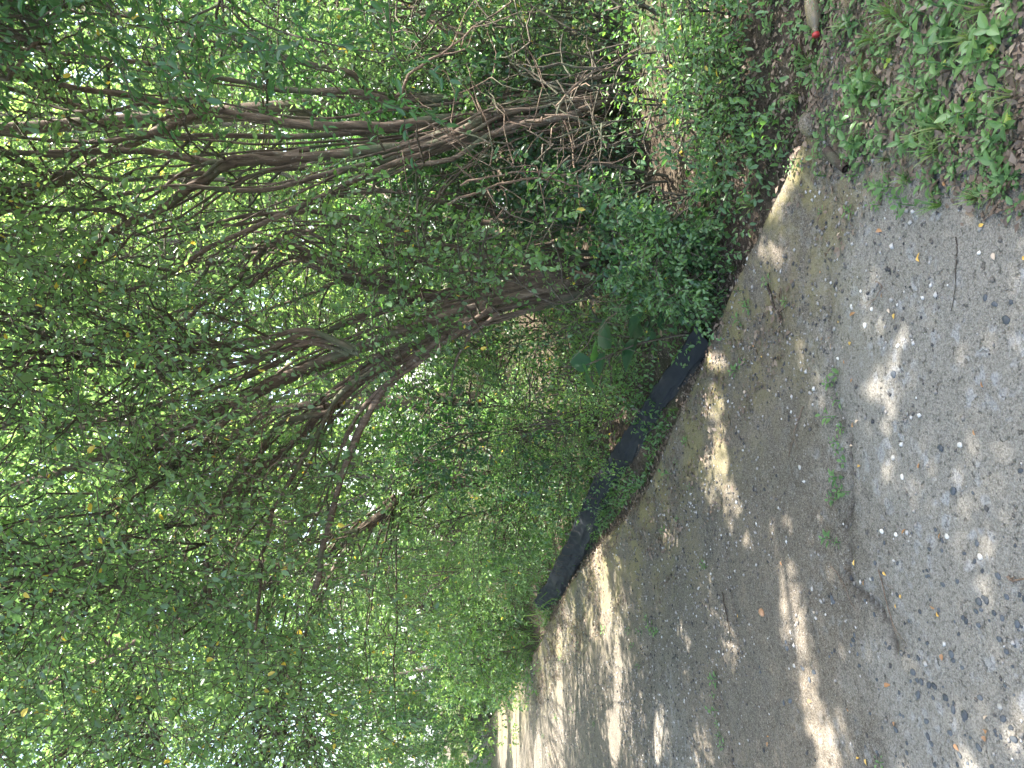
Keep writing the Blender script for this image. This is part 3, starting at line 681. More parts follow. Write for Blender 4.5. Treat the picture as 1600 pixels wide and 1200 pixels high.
# --- background trees
BG = [(900, -60, 11, 'leaf_light'), (900, 190, 12.5, 'leaf_light'), (900, 380, 11.5, 'leaf_light'), (900, 560, 13, 'leaf_light'), (900, 700, 11.5, 'leaf_mid'),
      (850, 880, 14, 'leaf_light'), (800, 1010, 17, 'leaf_light'), (780, 1120, 21, 'leaf_light'), (760, 1200, 26, 'leaf_light')]
bgl = ['background tree at the far right behind the long blue-green leaflets', 'background tree with pale trunk behind the crooked bough', 'background tree glowing yellow-green behind the slender stems',
       'background tree seen through the gap above the dark hollow', 'background tree behind the middle of the bushes', 'background tree behind the drooping boughs, its crown bright green',
       'background tree beside the far bend of the path', 'light green background tree where the path runs out', 'farthest background tree beyond the end of the path']
for i, (px_, py_, d, lm) in enumerate(BG):
    b = P(px_, py_, d); T = Tree('background_tree', (b[0], b[1]), bgl[i], 'tree', 'background trees', bark='bark_grey', leafm=lm, kind='kite', aspect=.7)
    for k in range(4):
        o = np.array([rs.uniform(-.8, .8), rs.uniform(-.3, .3), 0])
        T.stem([T.base + o * .3, T.base + o + [0, 0, 1.8], T.base + o * 1.6 + [rs.uniform(-.3, .3), 0, 3.6], T.base + o * 2.2 + [rs.uniform(-.5, .5), 0, 5.6], T.base + o * 2.6 + [0, 0, 8]], .06, .02, sides=6)
    n = 340; w = d * .17 + .7
    c = np.stack([b[0] + rs.randn(n) * w, b[1] + rs.uniform(-1.6, 1.6, n), rs.uniform(.9, 10.0 + (d - 11) * .3, n)], 1)
    T.clusters(c, .5, 9, 8, .4, .042 + .0045 * (d - 10), maxd=3, kt=.3)
    T.finish()

# far wood: one mass beyond the trees one can tell apart
fw = Leaves('kite', .75); n = 1250
ang = rs.uniform(-56, 56, n); rr_ = rs.uniform(20, 36, n)
c = np.stack([np.sin(np.radians(ang)) * rr_, np.cos(np.radians(ang)) * rr_, rs.uniform(0, 19, n)], 1)
tt_ = tcoord(c[:, 0], c[:, 1]); c = c[(tt_ > 3.5) | (tt_ < -4.5)]
c = np.concatenate([c[np.abs(c[:, 0]) < c[:, 1] * 1.1 + 4], c[(np.abs(c[:, 0]) < c[:, 1]) & (c[:, 2] > 4)] * [.97, .97, 1.03]])
sprays(fw, None, c, 1.1, 10, 8, .95, .36)
tag(fw.build('far_wood', M['leaf_light']), 'far wood closing the view behind all the trees', 'wood', kind='stuff')

# ------------------------------------------------------------------ thin scattering volume added to imitate the milky veil of lens flare
hz = bpy.data.meshes.new('flare_veil'); B_ = 780.0
hz.from_pydata([(x, y, z) for x in (-B_, B_) for y in (-B_, B_) for z in (-1.3, 26)], [], [(0, 1, 3, 2), (4, 6, 7, 5), (0, 4, 5, 1), (2, 3, 7, 6), (0, 2, 6, 4), (1, 5, 7, 3)])
mt, nt, out = mat_new('flare_veil'); pv = nt.nodes.new('ShaderNodeVolumePrincipled'); pv.inputs['Color'].default_value = (.9, .93, .95, 1)
pv.inputs['Density'].default_value = .0011; pv.inputs['Anisotropy'].default_value = .5; nt.links.new(pv.outputs[0], out.inputs['Volume']); hz.materials.append(mt)
tag(link('flare_veil', hz), kind='stuff')
# ------------------------------------------------------------------ shrubs
def shrub(px_, py_, d, w, h, ncl, leafL, lm, label, name='shrub', group='shrubs behind the path edge', kind='hex', asp=.6, rad=.16, ntw=8, K=8, Ltw=.2, nst=5, dark=False):
    b = P(px_, py_, d)
    if py_ > 560 and px_ > 850: b = b + np.array([TD[0], TD[1], 0]) * .28
    T = Tree(name, (b[0], b[1]), label, 'shrub', group, leafm=lm, kind=kind, aspect=asp, bark='twig')
    for k in range(nst):
        a = rs.uniform(0, 6.28); r = rs.uniform(.2, .9)
        q = np.array([math.cos(a) * w * r * .6, math.sin(a) * w * r * .4, 0])
        T.stem([T.base + q * .15, T.base + q * .5 + [0, 0, h * .4], T.base + q + [0, 0, h * rs.uniform(.6, .95)]], .010, .004, sides=5)
    a = rs.uniform(0, 6.28, ncl); r = np.sqrt(rs.rand(ncl)); z = rs.rand(ncl) ** .8
    prof = np.sqrt(np.clip(1 - (z * .9) ** 2.2, 0, 1))
    c = np.stack([T.base[0] + np.cos(a) * r * w * .62 * prof, T.base[1] + np.sin(a) * r * w * .5 * prof, T.base[2] + .06 + z * h], 1)
    T.clusters(c, rad, ntw + 1, K, Ltw, leafL, maxd=1.5, droop=.15, flat=.8, kt=.45)
    T.finish(); return T
SH = [ # px, py, dist, width, height, clusters, leaf, mat, label
 (960, 590, 4.75, .8, .75, 46, .024, 'leaf_light', 'fine-leaved light green shrub just behind the black fence, nearest its right end'),
 (940, 680, 5.6, .9, .85, 50, .024, 'leaf_light', 'fine-leaved yellow-green shrub behind the middle of the black fence'),
 (920, 760, 6.5, 1.0, .9, 54, .028, 'weed', 'soft green shrub behind the widest stretch of the black fence'),
 (880, 840, 7.6, 1.1, 1.0, 54, .034, 'weed', 'bright green shrub with broader leaves leaning on the far part of the fence'),
 (860, 920, 9.0, 1.2, 1.1, 54, .036, 'leaf_mid', 'shrub at the far end of the black fence beside the dark opening'),
 (820, 1000, 11.3, 1.6, 1.3, 70, .045, 'weed', 'shrub spilling onto the path beyond the end of the fence'),
 (790, 1060, 13.8, 1.8, 1.5, 60, .055, 'leaf_light', 'far shrub reaching furthest over the path beyond the fence'),
 (830, 660, 6.6, 1.6, 1.9, 80, .046, 'leaf_dark', 'dark shrub in the shade between the centre tree and the fence shrubs'),
 (780, 760, 8.0, 1.7, 2.0, 90, .042, 'leaf_mid', 'large shrub under the drooping boughs behind the fence'),
 (740, 860, 9.6, 1.9, 2.3, 90, .045, 'leaf_mid', 'tall bushy shrub beneath the leaning tree'),
 (720, 960, 12.0, 2.2, 2.6, 90, .052, 'leaf_light', 'tall pale green shrub beyond the fence end, hanging sprays lit by the sun'),
 (640, 1060, 15.5, 2.6, 3.6, 90, .075, 'leaf_dark', 'tall dark shrub forming a shadowy gap beside the far path'),
 (690, 1150, 20.0, 3.0, 3.0, 90, .08, 'leaf_light', 'farthest shrub before the grassy verge'),
 (1080, 60, 4.1, 1.0, .9, 54, .046, 'leaf_mid', 'shrub at the right edge beside the bare twigs, above the bottle'),
 (1090, 170, 4.2, .9, .8, 46, .048, 'leaf_blue', 'leafy shrub with drooping pale seed spikes near the mossy rim'),
 (1060, 280, 4.5, .9, .9, 44, .050, 'leaf_mid', 'glossy dark shrub behind the sunlit mossy rim'),
 (1110, 365, 4.1, .7, .36, 36, .042, 'leaf_dark', 'low dark shrub between the mossy rim and the centre tree'),
 (1100, 455, 4.2, .6, .28, 30, .034, 'leaf_mid', 'shrub with pale glossy leaves at the foot of the centre tree'),
 (1150, 20, 3.45, .6, .4, 36, .030, 'leaf_mid', 'low shrub on the verge left of the bottle, at the picture edge'),
 (1160, 110, 3.45, .6, .42, 40, .030, 'weed', 'low shrub with arching sprays between the bottle and the tall undergrowth'),
 (1165, 200, 3.5, .55, .38, 40, .028, 'leaf_mid', 'low shrub right behind the rim where the sunlit moss begins'),
 (1140, 290, 3.75, .55, .32, 30, .036, 'weed', 'low shrub right behind the sunlit stretch of mossy rim'),
 (1110, 400, 3.9, .55, .40, 36, .028, 'weed', 'low fresh green shrub on the rim beside the thick curved twig'),
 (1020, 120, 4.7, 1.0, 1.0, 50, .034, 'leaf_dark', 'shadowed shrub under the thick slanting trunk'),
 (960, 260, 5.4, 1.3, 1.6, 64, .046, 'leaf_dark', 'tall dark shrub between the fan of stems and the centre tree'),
 (960, 30, 5.0, 1.3, 1.7, 80, .036, 'leaf_mid', 'tall shrub right of the fan of stems under the blue-green leaflets'),
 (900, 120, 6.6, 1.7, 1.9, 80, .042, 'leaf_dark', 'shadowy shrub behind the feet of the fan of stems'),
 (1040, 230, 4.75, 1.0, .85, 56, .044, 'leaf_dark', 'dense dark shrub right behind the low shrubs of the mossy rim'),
 (1040, 60, 5.0, 1.1, 1.1, 56, .044, 'leaf_mid', 'dense shrub behind the drooping seed spikes at the right'),
 (860, -60, 6.2, 2.2, 2.6, 90, .05, 'leaf_mid', 'tall leafy shrub at the right edge filling the gap below the blue-green leaflets'),
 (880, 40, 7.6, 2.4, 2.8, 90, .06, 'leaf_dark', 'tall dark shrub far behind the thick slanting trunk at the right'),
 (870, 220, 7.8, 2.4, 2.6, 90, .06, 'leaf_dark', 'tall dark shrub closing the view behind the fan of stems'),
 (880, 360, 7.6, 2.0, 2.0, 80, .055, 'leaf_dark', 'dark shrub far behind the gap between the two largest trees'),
 (700, 1180, 33.0, 5.0, 5.5, 90, .15, 'leaf_light', 'large bush closing the view at the end of the path'),
 (705, 1270, 38.0, 6.0, 6.5, 90, .16, 'leaf_mid', 'tall bush at the end of the path beyond the picture edge'),
 (900, 500, 6.8, 1.5, 1.5, 80, .038, 'leaf_mid', 'shrub directly behind the centre tree'),
]
for q in SH:
    T = shrub(q[0], q[1], q[2], q[3], q[4], q[5], q[6], q[7], q[8])
    if 'seed spikes' in q[8] and 'leafy' in q[8]:
        for a, b in (((1140, 140), (1188, 192)), ((1130, 120), (1170, 165)), ((1150, 165), (1192, 178)), ((1135, 95), (1178, 120))):
            w = [P(*a, 3.75), P((a[0] + b[0]) / 2 - 8, (a[1] + b[1]) / 2, 3.6), P(*b, 3.5)]
            t_ = Tubes(); t_.add(smooth(w, 6, .001), np.linspace(.0022, .0032, 13) * (1 + .25 * (np.arange(13) % 2)), 5); t_.build('seed_spike', M['weed_yellow'], T.root)

# vine with rounder leaves climbing over the stems
VN = Tree('climbing_vine', (1.3, 4.9), 'leafy vine with small rounded leaves climbing over the stems between the two largest trees', 'vine', bark='twig', leafm='weed', aspect=.85)
VN.px([(980, 360, 4.8), (860, 350), (740, 320), (620, 300), (520, 290)], 4.7, .008, .003, True)
VN.px([(900, 470, 4.6), (800, 440), (700, 420), (600, 400), (520, 360)], 4.6, .008, .003, True)
VN.px([(980, 300, 4.6), (900, 280), (800, 260), (700, 290), (640, 340)], 4.5, .008, .003, True)
VN.clusters(np.concatenate([region(500, 820, 270, 400, 4.2, 4.8, 34), region(560, 760, 400, 490, 4.2, 4.8, 12), region(780, 1000, 210, 360, 4.1, 4.7, 22)]), .16, 7, 7, .18, .040, droop=.5)
VN.finish()
# dead twig tangle hanging among the right-hand stems
tb = Tubes()
for k in range(40):
    s_ = P(rs.uniform(620, 900), rs.uniform(140, 300), rs.uniform(4.1, 5.0)); pts = [s_]; d = norm(np.array([rs.uniform(-.9, .9), rs.uniform(-.5, .1), rs.uniform(-1, .7)]))
    for j in range(7): d = norm(d + rs.randn(3) * .35); pts.append(pts[-1] + d * rs.uniform(.05, .15))
    tb.add(pts, np.linspace(rs.uniform(.003, .007), .0015, 8), 4)
tag(tb.build('dead_twigs', M['dead_twig']), 'tangle of bare reddish twigs caught among the right-hand stems', 'twigs', kind='stuff')
tb = Tubes()
for k in range(60):
    s_ = P(rs.uniform(270, 420), rs.uniform(600, 860), rs.uniform(3.9, 4.8)); pts = [s_]; d = norm(np.array([rs.uniform(-1, .6), rs.uniform(-.5, .5), rs.uniform(-.8, .5)]))
    for j in range(7): d = norm(d + rs.randn(3) * .38); pts.append(pts[-1] + d * rs.uniform(.04, .12))
    tb.add(pts, np.linspace(rs.uniform(.002, .005), .0012, 8), 4)
tag(tb.build('dead_twigs', M['dead_twig']), 'tangle of pale dead twigs hanging beside the centre tree boughs', 'twigs', kind='stuff')
def bare(pts, d, r, label, side=8):
    root = thing('dead_branch', None, label, 'branch', 'bare dead branches over the undergrowth')
    w = smooth([P(a, b, d + .1 * i * 0) for i, (a, b) in enumerate(pts)], 5, .012); t_ = Tubes(); t_.add(w, np.linspace(r, r * .35, len(w)), 6); t_.build('branch', M['dead_twig'], root)
    t2 = Tubes()
    for k in range(side):
        i = rs.randint(3, len(w) - 2); q = [w[i]]; dd = norm(norm(w[i + 1] - w[i]) + rs.randn(3) * .6)
        for j in range(6): dd = norm(dd + rs.randn(3) * .25); q.append(q[-1] + dd * rs.uniform(.05, .11))
        t2.add(q, np.linspace(r * .4, .001, 7), 4)
    t2.build('side_twigs', M['dead_twig'], root)['kind'] = 'stuff'
bare([(700, 320), (780, 285), (850, 278), (900, 290), (960, 330), (1020, 370)], 4.3, .008, 'bare branch arching down through the dark shrubs between the trees', 9)
bare([(720, 290), (800, 275), (880, 272), (950, 250), (1010, 240)], 4.2, .006, 'thin bare branch reaching right over the dark hollow', 5)
bare([(870, 180), (900, 130), (960, 110), (1020, 112), (1090, 90), (1150, 50), (1190, 45)], 4.2, .009, 'bare curving branch running from the stem feet to the right edge', 7)
bare([(620, 150), (650, 110), (720, 60), (790, 10), (820, -20)], 4.3, .010, 'bare forked branch sticking up at the right beside the thick slanting trunk', 8)
bare([(1060, 150), (1090, 175), (1120, 200), (1150, 205)], 3.7, .006, 'short bare twig hanging over the mossy rim', 5)
bare([(1000, 420), (980, 470), (930, 520), (880, 570)], 4.1, .004, 'thin dry stalk beside the broad-leaved sapling', 5)

# ------------------------------------------------------------------ black silt fence
def fence():
    a = G(1112, 540)[:2] + TD * .04; b = G(852, 968)[:2] + TD * .05; d = b - a; L = np.linalg.norm(d); d = d / L; nrm = np.array([d[1], -d[0]])
    if nrm[1] < 0: nrm = -nrm
    nu, nv = 260, 22; U_, V_ = np.meshgrid(np.linspace(0, 1, nu), np.linspace(0, 1, nv), indexing='ij')
    s = U_ * L; hgt = .18 * np.clip(.30 + U_ * 1.9, 0, 1) * (1 + .22 * (vnoise(s * 1.6, s * 0, 61) - .5)) * np.clip((1 - U_) * 14 + .5, .5, 1)
    bulge = .05 * np.sin(V_ * np.pi) + .05 * (vnoise(s * 1.2, V_ * 1.5, 62) - .5) + .05 * fbm(s * 3, V_ * 7 + s, 63) + .045 * fbm(s * 11, V_ * 5 + s * 2, 66)
    lean = .10 * V_ + .06 * (vnoise(s * .8, s * 0, 64) - .5)
    off = lean - bulge
    curve = .05 * np.sin(U_ * 7)
    X = a[0] + d[0] * s + nrm[0] * (off + curve); Y = a[1] + d[1] * s + nrm[1] * (off + curve); 
    Z = surf_z(X, Y).clip(-.03, .1) * (1 - V_) + V_ * 0.0 - .015 + V_ * hgt + .012 * fbm(s * 9, V_ * 0, 65)
    V1 = np.stack([X, Y, Z], -1).reshape(-1, 3); V2 = V1 + np.array([nrm[0], nrm[1], 0]) * .006
    idx = np.arange(nu * nv).reshape(nu, nv); q = np.stack([idx[:-1, :-1], idx[1:, :-1], idx[1:, 1:], idx[:-1, 1:]], -1).reshape(-1, 4)
    top = np.stack([idx[:-1, -1], idx[1:, -1], idx[1:, -1] + nu * nv, idx[:-1, -1] + nu * nv], -1)
    root = thing('silt_fence', (a[0], a[1], 0), 'low black fabric silt fence sagging along the edge of the path', 'fence')
    Vw = np.concatenate([V1, V2]) - np.array([a[0], a[1], 0])
    me = mesh_np('fabric', Vw, [np.concatenate([q, q[:, ::-1] + nu * nv, top])], M['fabric'], {'vv': np.tile(V_.ravel(), 2)}, True)
    link('fabric', me, root)
    for u in (.16, .34, .52, .70, .87, .985):
        i = int(u * (nu - 1)); p = V2.reshape(nu, nv, 3)[i]; t_ = Tubes(); q0 = p[0] - [a[0], a[1], 0]; q1 = p[-1] - [a[0], a[1], 0]
        o = np.array([nrm[0], nrm[1], 0]) * .018
        t_.add([q0 + o - [0, 0, .12], q1 + o + [0, 0, .05]], [.014, .012], 4); t_.build('stake', M['stake'], root, False)
    # dry stalks lying over the fabric
    t_ = Tubes()
    for k in range(26):
        i = int(rs.uniform(.3, .75) * nu); p = V1.reshape(nu, nv, 3)[i, -1] - [a[0], a[1], 0] + [0, 0, .012]
        dd = np.array([-nrm[0] * rs.uniform(.3, 1), -nrm[1] * rs.uniform(.3, 1), 0]) + np.array([d[0], d[1], 0]) * rs.randn()
        dd = norm(dd); w = [p - dd * .15 + [0, 0, .03], p, p + dd * .06 + [0, 0, -.02], p + dd * .09 + [0, 0, -.14 * rs.rand() - .05]]
        t_.add(smooth(w, 3, .004), .0013, 3)
    o = t_.build('dry_stalks', M['dead_twig'], root); o['kind'] = 'stuff'
    return a, d, nrm, L
fa, fd, fn_, fL = fence()

# ------------------------------------------------------------------ plants on the ground
def place(x, y, z=None):
    return (float(x), float(y), float(surf_z(x, y)) if z is None else z)
def weed_meshes(nl, h, L, kind, asp, mat, nm, upr=.5):
    lv = Leaves(kind, asp); tb = Tubes(); 
    for k in range(nl):
        a = k * 2.4 + rs.uniform(-.4, .4); t = (k + 1) / nl; o = np.array([math.cos(a), math.sin(a), 0])
        z = h * t; p0 = np.array([0, 0, z]) + rs.randn(3) * .003; ln = L * (1.15 - .5 * t) * rs.uniform(.8, 1.2)
        lv.add((p0 + o * .012)[None], (o + [0, 0, upr * rs.uniform(.2, 1.2)])[None], (np.array([0, 0, 1.]) - o * .3 + rs.randn(3) * .2)[None], ln)
    tb.add([[0, 0, -.01], [0.005, 0, h * .5], [0, 0.004, h]], [.0025, .002, .0012], 4)
    return lv, tb
def static_mesh(lv, name, mat): return lv.mesh(name, mat)
# a dozen broad-leaved weeds close to the camera: stem + each leaf a part
leaf_me = []
for k in range(5):
    l = Leaves('fine', .58 if k != 2 else .42); l.add(np.zeros((1, 3)), np.array([[1., 0, 0.05 * k]]), np.array([[0, 0.1 * k - .2, 1.]]), 1.0, np.array([.2 * k + .1])); leaf_me.append(l.mesh('leaf', M['weed'], True))
leaf_yel = Leaves('fine', .55); leaf_yel.add(np.zeros((1, 3)), np.array([[1., 0, 0]]), np.array([[0, 0, 1.]]), 1.0, np.array([.6])); leaf_yel = leaf_yel.mesh('leaf', M['weed_yellow'], True)
leaf_dk = Leaves('fine', .6); leaf_dk.add(np.zeros((1, 3)), np.array([[1., 0, 0]]), np.array([[0, 0, 1.]]), 1.0, np.array([.5])); leaf_dk = leaf_dk.mesh('leaf', M['leaf_dark'], True)
def big_weed(loc, h, nl, L, label, name='broad_leaved_weed', group='broad-leaved weeds near the bottle', lean=(0, 0), yel=0, dk=False, stemr=.003, cat='weed'):
    root = thing(name, loc, label, cat, group)
    tb = Tubes(); tb.add(smooth([[0, 0, -.02], [lean[0] * .4, lean[1] * .4, h * .55], [lean[0], lean[1], h]], 4, .002), np.linspace(stemr * 1.3, stemr * .6, 9), 5); tb.build('stem', M['weed'] if not dk else M['twig'], root)
    for k in range(nl):
        t = (k + 1) / nl; a = k * 2.4 + rs.uniform(-.4, .4); el = R(rs.uniform(-5, 45)) * (.4 + .6 * t)
        me = leaf_yel if k < yel else (leaf_dk if dk else random.choice(leaf_me))
        w = t ** .8
        p = (lean[0] * w * t, lean[1] * w * t, h * (.25 + .75 * t))
        s_ = L * rs.uniform(.7, 1.15)
        link('leaf', me, root, p, (rs.uniform(-.4, .4), -el + rs.uniform(-.1, .5) * (1 - t), a), (s_, s_, s_))
    return root
bw = [((1475, 60), .16, 9, .10, 'tall weed with toothed leaves at the right, between bottle and picture corner', 0), ((1560, 90), .14, 9, .11, 'large-leaved weed in the very corner with a yellow underleaf', 1),
      ((1535, 170), .12, 8, .115, 'weed with the biggest upright bright leaf beside a yellowed one', 2), ((1590, 200), .10, 7, .10, 'weed at the bottom edge with drooping pointed leaves', 1),
      ((1430, 230), .10, 7, .085, 'weed with broad dark leaves in the middle of the weedy verge', 0), ((1375, 160), .10, 8, .07, 'weed with folded mid green leaves below the bottle', 0),
      ((1310, 200), .10, 6, .065, 'drooping weed beside the mossy stone', 0), ((1290, 275), .08, 6, .060, 'weed growing against the sunlit mossy rim', 0),
      ((1340, 245), .08, 6, .065, 'weed above the dark fallen log', 0), ((1400, 100), .09, 7, .06, 'yellowish weed low among litter in front of the bottle', 4),
      ((1500, 270), .06, 6, .06, 'small fresh weed among brown litter beside the path', 0), ((1575, 255), .07, 6, .085, 'weed with one large pointed leaf over brown litter', 0),
      ((1450, 130), .08, 7, .06, 'weed with rounded clover-like leaves', 0), ((1360, 60), .09, 7, .06, 'weed with narrow leaves right of the bottle', 0)]
for (px_, h, nl, L, lab, y_) in bw:
    big_weed(place(*G(*px_)[:2]), h * .7, nl, L * .46, lab, yel=y_, lean=(rs.uniform(-.04, .04), rs.uniform(-.04, .04)))
ew = []
for k in range(22):
    q = (rs.uniform(1330, 1590), rs.uniform(-10, 240))
    ew.append(big_weed(place(*G(*q)[:2]), rs.uniform(.05, .10), rs.randint(6, 10), rs.uniform(.026, .045), '', lean=(rs.uniform(-.03, .03), rs.uniform(-.03, .03)), yel=(1 if k % 6 == 0 else 0)))
# sapling with large leaves by the fence's near end
sb = G(1100, 545)[:2] + TD * .12
big_weed(place(*sb), .66, 13, .20, 'broad-leaved sapling with large dark leaves at the near end of the black fence', 'sapling', None, (-.20, -.02), 0, True, .006, 'sapling')
sb = G(1090, 500)[:2] + TD * .25
big_weed(place(*sb), .42, 10, .11, 'fresh bright green sapling at the foot of the centre tree', 'sapling', None, (.05, -.05), 0, False, .005, 'sapling')
# smaller weeds in path joints and along the rim: each one a plant
wm = []
for k in range(7):
    lv, tb = weed_meshes(rs.randint(6, 13), rs.uniform(.02, .07), rs.uniform(.022, .045), 'full', .55, None, 'w', rs.uniform(.2, .7))
    me_ = lv.mesh('small_weed', M['weed']); o1 = bpy.data.objects.new('t', me_)
    v1 = np.zeros(len(me_.vertices) * 3, np.float32); me_.vertices.foreach_get('co', v1); v1 = v1.reshape(-1, 3)
    pol = [list(p.vertices) for p in me_.polygons]; q4 = [p for p in pol if len(p) == 4]; t3 = [p for p in pol if len(p) == 3]
    v2 = np.concatenate(tb.V); q2 = np.concatenate(tb.Q) + len(v1)
    bpy.data.objects.remove(o1); bpy.data.meshes.remove(me_)
    wm.append(mesh_np('small_weed', np.concatenate([v1, v2]), [np.concatenate([np.array(q4), q2]), np.array(t3)], M['weed'], {'rnd': np.concatenate([np.repeat(rs.rand(len(v1) // 10), 10), np.full(len(v2), .3)])}))
SW = [(1310, 585), (1302, 600), (1312, 625), (1306, 650), (1318, 668), (1310, 690), (1314, 705), (1322, 722), (1310, 745), (1316, 762), (1328, 768), (1298, 842), (1312, 848), (1105, 885), (1102, 880),
      (1120, 1062), (1118, 1085), (1122, 1110), (1124, 1130), (1128, 1150), (1132, 1165), (1012, 965), (1020, 980), (1024, 990), (1005, 985), (1030, 985), (985, 985), (905, 1010), (945, 985), (878, 1028), (884, 1035),
      (1165, 568), (1152, 580), (1150, 450), (1165, 470), (1155, 500), (1172, 480), (1060, 720), (1050, 740), (1075, 690), (1000, 1040), (990, 1010), (870, 1120), (850, 1150), (860, 1180), (900, 1110), (930, 1130),
      (1060, 810), (1040, 830), (1080, 760), (1305, 780), (1380, 1190), (820, 1100), (840, 1080), (1375, 320), (1410, 335), (1460, 310), (1330, 330), (1285, 330), (1205, 440), (1230, 470)]
for i, q in enumerate(SW):
    g_ = G(*q)[:2]; dd = np.linalg.norm(g_); s_ = rs.uniform(.6, 1.1) * (.7 + .06 * dd)
    tag(link('small_weed', wm[i % 7], None, place(*g_), (0, 0, rs.uniform(0, 6.28)), (s_,) * 3), 'small green weed growing out of a joint or the grit of the path', 'weed', 'small weeds growing through the path')
for i in range(290):
    q = (rs.uniform(1200, 1600), rs.uniform(-40, 330)); g_ = G(*q)[:2]; s_ = rs.uniform(.55, 1.15)
    if q[1] > 200 + (q[0] - 1230) * .35 + 60: continue
    tag(link('verge_weed', wm[i % 7], None, place(*g_), (0, 0, rs.uniform(0, 6.28)), (s_,) * 3), 'small green weed among brown leaf litter on the verge', 'weed', 'small weeds on the littered verge')
LMK = [('the bottle', (1287, 52)), ('the mossy stone', (1268, 195)), ('the rotten log', (1318, 250)), ('the near end of the fence', (1112, 545)), ('the middle of the fence', (1015, 745)),
       ('the far end of the fence', (880, 920)), ('the rust-brown pebble', (1191, 957)), ('the long straight dark twig', (1492, 420)), ('the thick curved twig', (1212, 480)), ('the forked brown twig', (1245, 670)),
       ('the big corner weed', (1535, 170)), ('the tall toothed weed', (1475, 60)), ('the leafy joint in the path', (1312, 700)), ('the sunlit mossy rim', (1235, 265)), ('the far joint at the picture edge', (1125, 1110)),
       ('the far gravel patch', (1020, 985)), ('the far shrubs over the path', (840, 1090))]
ORD = ['right beside', 'second nearest to', 'third nearest to', 'fourth nearest to', 'fifth nearest to', 'sixth nearest to', 'seventh nearest to', 'eighth nearest to', 'ninth nearest to', 'tenth nearest to', 'eleventh nearest to', 'twelfth nearest to', 'thirteenth nearest to', 'fourteenth nearest to', 'fifteenth nearest to', 'sixteenth nearest to', 'seventeenth nearest to', 'eighteenth nearest to']
def by_landmark(objs, what):
    lm = [(n_, G(*p)[:2]) for n_, p in LMK]; gr = {}
    for o in objs:
        d = [np.hypot(o.location.x - p[0], o.location.y - p[1]) for _, p in lm]; i = int(np.argmin(d)); gr.setdefault(i, []).append((d[i], o))
    for i, l in gr.items():
        l.sort(key=lambda q: q[0])
        for k, (_, o) in enumerate(l): o['label'] = '%s %s %s' % (what, ORD[min(k, 17)], lm[i][0])
by_landmark(ew, 'medium leafy green weed')
by_landmark([o for o in COL.objects if o.name.startswith('small_weed')], 'small green weed')
# grass tufts
tm = []
for k in range(5):
    b_ = Leaves('blade', .045); n = 26; a = rs.uniform(0, 6.28, n); el = rs.uniform(.35, 1.3, n)
    o = np.stack([np.cos(a) * np.cos(el), np.sin(a) * np.cos(el), np.sin(el)], 1)
    b_.add(o * [.012, .012, 0], o, norm(np.array([0, 0, 1.]) - o * .2 + rs.randn(n, 3) * .15), rs.uniform(.07, .17, n)); tm.append(b_.mesh('grass_tuft', M['grass']))
GT = [(1470, 235, 1.0), (1480, 200, 1.1), (1495, 215, .8), (1440, 150, .9), (1440, 215, .8), (1400, 20, 1.2), (1420, 40, 1.0), (1380, 130, .8), (1560, 300, .6), (1470, 320, .7), (1530, 310, .7), (1370, 60, .9), (1350, 110, .7), (1330, 40, .8), (1420, 280, .6), (1390, 250, .6), (1590, 150, .9), (1525, 60, 1.1), (1550, 10, 1.1), (1270, 100, .8), (1250, 150, .8),
      (1100, 510, .7), (960, 770, 1.3), (950, 800, 1.4), (935, 815, 1.3), (1150, 420, .8), (1060, 640, .8), (1150, 250, 1.0), (1180, 220, 1.0), (1180, 320, .9)]
for i, (x, y, s_) in enumerate(GT):
    tag(link('grass_tuft', tm[i % 5], None, place(*G(x, y)[:2]), (0, 0, rs.uniform(0, 6.28)), (s_ * .68,) * 3), 'loose tuft of narrow green grass blades', 'grass tuft', 'grass tufts on the verge and path rim')
by_landmark([o for o in COL.objects if o.name.startswith('grass_tuft')], 'loose green grass tuft')
# ground cover on the far verge and behind the rim: stuff
gc = Leaves('hex', .55); n = 46000
s_ = rs.uniform(-2, 14, n); t_ = edge_t(s_) + np.abs(rs.randn(n)) * 1.25 + .05
x = s_ * SD[0] + t_ * TD[0]; y = s_ * SD[1] + t_ * TD[1]; ok = vnoise(x * 2.2, y * 2.2, 81) > .38; x, y = x[ok], y[ok]; n = len(x)
p = np.stack([x, y, ground_z(x, y) + rs.rand(n) ** 1.3 * np.clip((tcoord(x, y) - 2.1) * .5, .03, .32)], 1)
gc.add(p, norm(rdir(n) + [0, 0, .4]), norm(rdir(n) * .6 + [0, 0, 1]), rs.uniform(.018, .045, n))
tag(gc.build('ground_cover', M['weed']), 'low leafy ground cover behind the rim of the path', 'ground cover', kind='stuff')
vg = Leaves('blade', .04); n = 11000; s_ = rs.uniform(9, 60, n); t_ = edge_t(s_) + rs.uniform(-.1, 5, n)
x = s_ * SD[0] + t_ * TD[0]; y = s_ * SD[1] + t_ * TD[1]
p = np.stack([x, y, ground_z(x, y)], 1); vg.add(p, norm(rs.randn(n, 3) * .45 + [0, 0, 1]), norm(rs.randn(n, 3) + [0, -1, .3]), rs.uniform(.12, .40, n))
tag(vg.build('verge_grass', M['grass']), 'long yellowish grass on the far verge where the path runs out', 'grass', kind='stuff')

